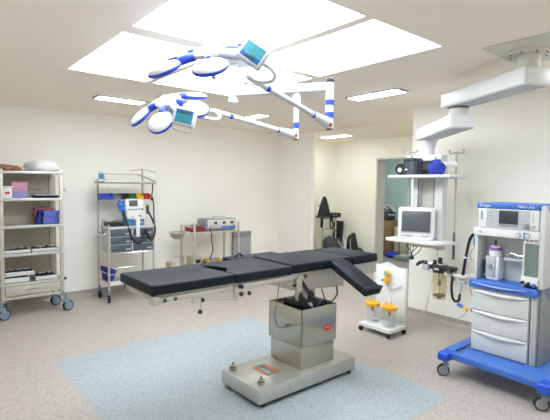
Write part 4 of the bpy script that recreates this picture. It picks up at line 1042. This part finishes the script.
q = MB().m('black').tube([(3.028, 6.62, 1.74), (3.022, 6.62, 1.60), (3.015, 6.62, 1.50), (3.04, 6.62, 1.40), (3.045, 6.62, 1.25), (3.05, 6.62, 1.12)], .010, n=8).lump((3.018, 6.62, 1.46), (.022, .018, .03), .1, 8, 1.0, 2); q.build('tubing', u)
q = MB().m('chrome').tube([(3.028, 6.62, 1.74), (2.99, 6.62, 1.77), (2.985, 6.62, 1.82), (3.01, 6.62, 1.87)], .006, n=8).tube([(3.028, 6.62, 1.74), (3.07, 6.62, 1.77), (3.075, 6.62, 1.82), (3.06, 6.655, 1.88)], .006, n=8); q.build('binaural', u)
q = MB().m('chrome').cyl((3.05, 6.625, 1.10), (3.05, 6.605, 1.10), .024, n=18, bev=.003); q.build('chest_piece', u)
u = thing('recorder_box', 'black flat device on the left of the emergency cart worktop', 'device', (2.36, 6.50, 1.075))
q = MB().m('black').box(2.25, 2.49, 6.40, 6.60, 1.078, 1.135, .006); q.build('case', u)
q = MB().m('grey_dark').tube([(2.26, 6.45, 1.14), (2.18, 6.42, 1.17), (2.15, 6.36, 1.10), (2.16, 6.36, 1.02), (2.20, 6.40, .99)], .006, n=8).tube([(2.30, 6.42, 1.14), (2.38, 6.38, 1.17), (2.50, 6.40, 1.15)], .006, n=8); q.build('lead', u)
u = thing('equipment_bag', 'royal blue nylon bag on the lower shelf of the emergency cart', 'bag', (2.31, 6.48, .29))
q = MB().m('blue_deep').hexa([(2.225, 6.36, .291), (2.31, 6.36, .291), (2.31, 6.60, .291), (2.225, 6.60, .291)], [(2.20, 6.34, .50), (2.355, 6.34, .45), (2.355, 6.62, .45), (2.20, 6.62, .50)], .02, 3); q.build('bag_body', u)
q = MB().m('grey_light').box(2.215, 2.33, 6.338, 6.352, .385, .40); q.build('zip', u)

# ------------------------------------------------------------------ instrument table with the electrosurgical unit
IX0, IX1, IY0, IY1 = 3.60, 4.50, 6.34, 6.80
t = thing('instrument_table', 'slim steel instrument table against the left wall behind the operating table', 'table', ((IX0 + IX1) / 2, (IY0 + IY1) / 2, 0))
for x in (IX0 + .02, IX1 - .015):
    for y, z1 in ((IY0 + .012, 1.06), (IY1 - .012, 1.02)):
        MB().m('steel_dull').box(x - .018, x + .018, y - .010, y + .010, .05, z1, .003).build('leg', t)
MB().m('steel_dull').box(IX0, IX1, IY0, IY1, .893, .918, .004).build('tabletop', t)
MB().m('steel_dull').box(IX0, IX1, IY0, IY1, .32, .345, .004).build('lower_shelf', t)
MB().m('chrome').tube([(IX0 + .02, IY1 - .012, 1.0), (IX1 - .015, IY1 - .012, 1.0)], .006, n=8, sub=1).tube([(IX0 + .02, IY0 + .012, 1.0), (IX0 + .02, IY1 - .012, 1.0)], .006, n=8, sub=1).build('guard_rail', t)
for x in (IX0 + .02, IX1 - .015):
    for y in (IY0 + .012, IY1 - .012): MB().m('rubber').cyl((x, y, 0), (x, y, .05), .022, n=12).build('foot', t)
MB().m('chrome').tube([(IX0 + .02, IY0 + .03, .905), (3.50, 6.42, .925)], .008, n=8, sub=1).lathe([(.128, .0), (.134, .0), (.134, .01), (.128, .01), (.128, 0)], (3.365, 6.45, .92), 28).build('bowl_ring', t)
u = thing('steel_bowl', 'round steel bowl held in a ring left of the instrument table', 'bowl', (3.365, 6.45, .82))
MB().m('steel_mirror').lathe([(1e-6, .0), (.06, .006), (.10, .04), (.124, .10), (.136, .112), (.134, .116), (.118, .104), (.092, .044), (.055, .012), (1e-6, .008)], (3.365, 6.45, .818), 32).build('bowl_body', u)
u = thing('electrosurgical_unit', 'pale grey electrosurgical generator with small red displays on the instrument table', 'generator', (4.17, 6.55, .918))
q = MBX(.035).m('grey').box(3.86, 4.46, 6.44, 6.74, .93, 1.115, .008); q.build('case', u)
q = MBX(.035).m('white_cool').box(3.885, 4.455, 6.428, 6.442, .965, 1.105, .004); q.build('front_panel', u)
q = MBX(.035).m('blue_pale').box(4.14, 4.45, 6.424, 6.436, .945, 1.0, .002); q.m('blue_mach').box(4.155, 4.25, 6.420, 6.428, .955, .985).box(4.27, 4.42, 6.420, 6.428, .955, .985); q.build('lower_panel', u)
for x in (4.035, 4.205, 4.365):
    q = MBX(.035).m('red_dark').box(x - .026, x + .026, 6.424, 6.430, 1.035, 1.065); q.m('black').box(x - .03, x + .03, 6.426, 6.431, 1.028, 1.072); q.build('display', u)
for x, key in ((4.0, 'white'), (4.07, 'blue'), (4.17, 'white'), (4.24, 'yellow'), (4.33, 'white'), (4.40, 'blue')):
    MBX(.035).m(key).cyl((x, 6.43, 1.01), (x, 6.422, 1.01), .008, n=10).build('button', u)
q = MBX(.035).m('red').box(3.91, 3.94, 6.42, 6.43, .965, .99, .002); q.build('power_switch', u)
MBX(.035).m('grey').cyl((3.97, 6.43, 1.0), (3.97, 6.415, 1.0), .012, n=12).build('socket', u)
for x in (3.90, 4.42):
    for y in (6.47, 6.71): MBX(.035).m('rubber').cyl((x, y, .918), (x, y, .932), .014, n=10).build('foot', u)
u = thing('cable_coil', 'loose coil of pale cable on top of the electrosurgical generator', 'cable', (4.20, 6.58, 1.115))
q = MBX(.035).m('white_cool')
for k in range(3): q.tube([(4.20 + (.16 - .02 * k) * math.cos(a * PI / 5), 6.58 + (.08 - .01 * k) * math.sin(a * PI / 5), 1.122 + .010 * k + .004 * math.sin(a * 2)) for a in range(10)], .007, n=8, closed=True)
q.build('cable_loop', u)
u = thing('cable_tray', 'red tray of coiled dark cables at the left of the instrument table', 'tray', (3.70, 6.55, .918))
q = MB().m('red_dark').hexa([(3.56 + .08, 6.42, .919), (3.83, 6.42, .919), (3.83, 6.70, .919), (3.64, 6.70, .919)], [(3.63, 6.41, .985), (3.845, 6.41, .985), (3.845, 6.71, .985), (3.63, 6.71, .985)], .006); q.build('tray_body', u)
q = MB().m('black')
q.tube([(3.74 + .08 * math.cos(a * PI / 4), 6.55 + .10 * math.sin(a * PI / 4), .995 + .008 * (a % 2)) for a in range(8)], .010, n=8, closed=True)
q.m('grey').tube([(3.73 + .06 * math.cos(a * PI / 4 + .3), 6.54 + .08 * math.sin(a * PI / 4), 1.012 + .008 * (a % 2)) for a in range(8)], .009, n=8, closed=True)
q.m('red_dark').tube([(3.66, 6.45, .99), (3.72, 6.50, 1.02), (3.80, 6.48, 1.01), (3.83, 6.43, .985)], .009, n=8)
q.build('cable_coils', u)
u = thing('foot_pedal', 'yellow and black double foot pedal on the lower shelf of the instrument table', 'foot pedal', (4.06, 6.52, .345))
q = MB().m('grey_dark').box(3.87, 4.27, 6.42, 6.62, .346, .385, .008); q.build('base', u)
for x, key in ((3.965, 'pedal_yellow'), (4.075, 'grey'), (4.185, 'pedal_yellow')):
    q = MB().m(key).hexa([(x - .05, 6.43, .386), (x + .05, 6.43, .386), (x + .05, 6.60, .386), (x - .05, 6.60, .386)], [(x - .045, 6.44, .405), (x + .045, 6.44, .405), (x + .045, 6.59, .43), (x - .045, 6.59, .43)], .006); q.build('pedal', u)
q = MB().m('black').tube([(4.06, 6.60, .42), (4.05, 6.52, .50), (4.0, 6.40, .62), (3.95, 6.36, .78), (3.925, 6.33, .90), (3.93, 6.40, .95)], .008, n=8); q.build('cord', u)
for (x0, x1, y0, y1, h, lb) in ((3.56 + .08, 3.80, 6.42, 6.66, .16, 'beige metal box on the lower table shelf left of the foot pedal'),):
    u = thing('metal_box', lb, 'box', ((x0 + x1) / 2, (y0 + y1) / 2, .345))
    MB().m('beige_box').box(x0, x1, y0, y1, .346, .346 + h, .006).build('box_body', u)
    MB().m('black').box(x0 + .02, x1 - .03, y0 - .004, y0 + .002, .40, .46, .002).build('front_window', u)
u = thing('metal_box', 'small beige box with a bent pipe on the floor left of the instrument table', 'box', (3.30, 6.55, 0))
MB().m('beige_box').box(3.25, 3.36, 6.45, 6.62, .0, .44, .006).build('box_body', u)
MB().m('steel_dull').tube([(3.30, 6.53, .44), (3.30, 6.53, .48), (3.36, 6.56, .51), (3.48, 6.60, .52), (3.56, 6.62, .50), (3.57, 6.62, .46), (3.57, 6.62, .02)], .012, n=8).build('pipe', u)
u = thing('ribbed_panel', 'grey ribbed metal panel against the left wall right of the instrument table', 'panel', (4.96, 6.91, 0))
MB().m('grey').box(4.76, 5.165, 6.885, 6.955, .0, .80, .004).build('body', u)
q = MB().m('grey_light')
for k in range(8): q.box(4.772 + k * .0495, 4.802 + k * .0495, 6.877, 6.888, .02, .70, .003)
q.build('ribs', u); MB().m('grey_light').box(4.755, 5.17, 6.875, 6.957, .80, .82, .003).build('lid', u)

# ------------------------------------------------------------------ alcove: positioning accessories
t = thing('accessory_stand', 'slim steel stand hung with black positioning pads in the alcove', 'stand', (7.05, 6.62, 0))
for x in (6.86, 7.27):
    MB().m('steel_dull').cyl((x, 6.62, .04), (x, 6.62, 1.02), .014, n=12).build('post', t)
    MB().m('steel_dull').box(x - .02, x + .02, 6.42, 6.82, .0, .04, .004).build('foot', t)
q = MB().m('steel_dull')
for z in (.78, 1.0, .30): q.cyl((6.86, 6.62, z), (7.27, 6.62, z), .012, n=12)
q.build('crossbar', t)
q = MB().m('chrome').tube([(6.70, 6.62, 1.30), (6.80, 6.62, 1.26), (6.88, 6.62, 1.20), (6.88, 6.62, 1.0)], .010, n=8); q.m('steel_dull').tube([(7.05, 6.62, 1.0), (7.18, 6.60, .98), (7.22, 6.58, .90), (7.22, 6.58, .60)], .010, n=8); q.build('hook', t)
u = thing('head_support', 'black cone shaped support on top of the alcove accessory stand', 'support pad', (6.88, 6.62, 1.02))
q = MB().m('bag_black').lathe([(.155, 0), (.150, .05), (.11, .20), (.07, .33), (.045, .39), (1e-6, .41)], (6.90, 6.62, 1.07), 20, sy=.7); q.m('grey_dark').box(6.72, 7.02, 6.54, 6.70, 1.022, 1.07, .01); q.build('pad', u)
u = thing('arm_support', 'flat black padded support right of the cone shaped support', 'support pad', (7.15, 6.60, 1.02))
q = MB().m('bag_black').box(6.985, 7.32, 6.50, 6.53 + .16, 1.024, 1.12, .03, 3); q.m('grey_light').box(7.02, 7.20, 6.497, 6.502, 1.075, 1.082); q.build('pad', u)
u = thing('leg_strap', 'thick black strap hanging at the left post of the accessory stand', 'strap', (6.78, 6.56, .83))
q = MB().m('bag_black').box(6.745, 6.80, 6.54, 6.58, .82, 1.06, .012); q.build('strap_body', u); MB().m('steel_dull').tube([(6.77, 6.60, 1.06), (6.80, 6.61, 1.08), (6.86, 6.62, 1.01)], .007, n=8).build('hook', u)
u = thing('leg_strap', 'black looped strap hanging from the middle of the accessory stand', 'strap', (7.09, 6.58, .77))
q = MB().m('bag_black').tube([(7.09, 6.60, 1.01), (7.06, 6.58, .96), (7.04, 6.57, .86), (7.07, 6.57, .79), (7.12, 6.57, .80), (7.14, 6.57, .88), (7.11, 6.58, .97)], .016, n=8, closed=True); q.build('strap_body', u)
u = thing('foam_slab', 'upright black foam slab standing against the alcove wall behind the bags', 'support pad', (7.53, 6.78, 0))
q = MB().m('bag_black').hexa([(7.44, 6.67, 0), (7.52, 6.67, 0), (7.52, 6.90, 0), (7.44, 6.90, 0)], [(7.52, 6.67, .92), (7.60, 6.67, .92), (7.60, 6.90, .92), (7.52, 6.90, .92)], .02); q.build('slab', u)
u = thing('duffel_bag', 'large dark grey bag slumped on the alcove floor below the accessory stand', 'bag', (6.80, 6.15, 0))
q = MB().m('bag_grey').lump((6.70, 6.20, .33), (.30, .15, .35), .24, 6, 7.0, 4, flat=.004); q.build('bag_body', u)
q = MB().m('cloth_white').tube([(6.86, 6.04, .66), (6.92, 6.02, .46), (6.90, 6.01, .22)], .016, n=8).tube([(6.72, 6.04, .60), (6.78, 6.02, .50), (6.84, 6.02, .40)], .008, n=8); q.build('strap', u)
u = thing('duffel_bag', 'angular black bag standing in the alcove right of the slumped grey bag', 'bag', (7.20, 6.05, 0))
q = MBX(-.06).m('bag_black').hexa([(7.02, 5.92, .003), (7.36, 5.84, .003), (7.44, 6.12, .003), (7.10, 6.20, .003)], [(7.10, 6.02, .66), (7.24, 5.98, .76), (7.30, 6.10, .76), (7.16, 6.15, .66)], .05, 3)
q.m('bag_grey').lump((7.30, 5.98, .22), (.17, .15, .22), .25, 7, 13.0, 3, flat=.004); q.build('bag_body', u)
q = MBX(-.06).m('grey').tube([(7.10, 6.0, .62), (7.03, 5.93, .42), (7.04, 5.90, .22)], .010, n=8); q.build('strap', u)
u = thing('folded_mattress', 'dark folded pad lying on the alcove floor left of the slumped grey bag', 'support pad', (6.20, 6.05, 0))
q = MB().m('bag_black').prism([(6.02, .0), (6.36, .0), (6.36, .30), (6.24, .36), (6.02, .16)], 5.99, 6.16, axis='y', bev=.03, seg=3); q.build('pad', u)

# ------------------------------------------------------------------ things in the room beyond the doorway
u = thing('wooden_cabinet', 'brown wooden cabinet seen through the doorway beyond the pendant', 'cabinet', (9.35, 6.72, 0))
MB().m('brown').box(9.15, 9.55, 6.52, 7.0, .02, .86, .006).build('body', u); MB().m('brown').box(9.135, 9.15, 6.53, 6.99, .06, .82, .004).build('door', u)
MB().m('black').box(9.16, 9.54, 6.53, 6.99, 0, .02).build('plinth', u)
u = thing('cable_heap', 'tangled grey and white cables heaped on the brown cabinet', 'cables', (9.3, 6.7, .86))
q = MB().m('grey_dark').lump((9.30, 6.76, 1.03), (.17, .20, .17), .4, 9, 3.0, 4, flat=.862); q.build('dark_cables', u)
q = MB().m('white_cool')
for k in range(5):
    rr = random.Random(k); q.tube([(9.2 + rr.uniform(-.05, .2), 6.40 + rr.uniform(0, .5), .92 + rr.uniform(0, .42)) for _ in range(5)], .016, n=8)
q.build('pale_cables', u)
u = thing('plastic_bag', 'blue plastic bag on the floor beyond the doorway', 'bag', (9.0, 6.35, 0))
MB().m('blue').lump((8.98, 6.36, .07), (.14, .17, .085), .25, 8, 9.0, 4, flat=.003).build('bag_body', u)
u = thing('floor_tray', 'grey green plastic tray on the floor beyond the doorway', 'tray', (8.9, 5.95, 0))
MB().m('green_grey').hexa([(8.75, 5.78, .0), (9.05, 5.78, .0), (9.05, 6.12, .0), (8.75, 6.12, .0)], [(8.72, 5.75, .10), (9.08, 5.75, .10), (9.08, 6.15, .10), (8.72, 6.15, .10)], .008).build('tray_body', u)
MB().m('white_cool').box(8.82, 8.98, 5.86, 6.04, .10, .13, .008).build('lid', u)
u = thing('box_stack', 'pale cardboard box standing right of the brown cabinet beyond the doorway', 'box', (9.3, 6.3, 0))
MB().m('tan_pale').box(9.2, 9.5, 6.12, 6.46, .0, .72, .004).build('carton', u); MB().m('brown').box(9.198, 9.2, 6.29, 6.33, .0, .72).build('tape', u)
# matching unseen strip lights added at the near end to brighten the right wall
strip_light(4.03, 4.24, .40, 1.10, ZC, 'unseen strip light added on the ceiling to brighten the right wall')
strip_light(1.81, 2.43, .05, .26, ZC, 'unseen strip light added on the ceiling at the near end')
# unseen lamps added to light the room beyond the doorway and the alcove
strip_light(8.45, 8.65, 5.3, 6.5, 2.70, 'unseen strip light added on the ceiling of the room beyond the doorway')
strip_light(6.4, 6.6, 2.6, 3.9, 2.685, 'unseen strip light added to brighten the alcove, hidden behind the right wall')

# ------------------------------------------------------------------ world and view
wd = bpy.data.worlds.new('world'); SC.world = wd; wd.use_nodes = True
wd.node_tree.nodes['Background'].inputs[0].default_value = (.8, .85, .9, 1); wd.node_tree.nodes['Background'].inputs[1].default_value = 0.3
SC.view_settings.view_transform = 'Standard'; SC.view_settings.look = 'None'
SC.view_settings.exposure = 1.03; SC.view_settings.gamma = 1.0; SC.view_settings.use_curve_mapping = False
SC.cycles.max_bounces = 10; SC.cycles.diffuse_bounces = 8; SC.cycles.use_denoising = True
SC.cycles.sample_clamp_indirect = 6.0
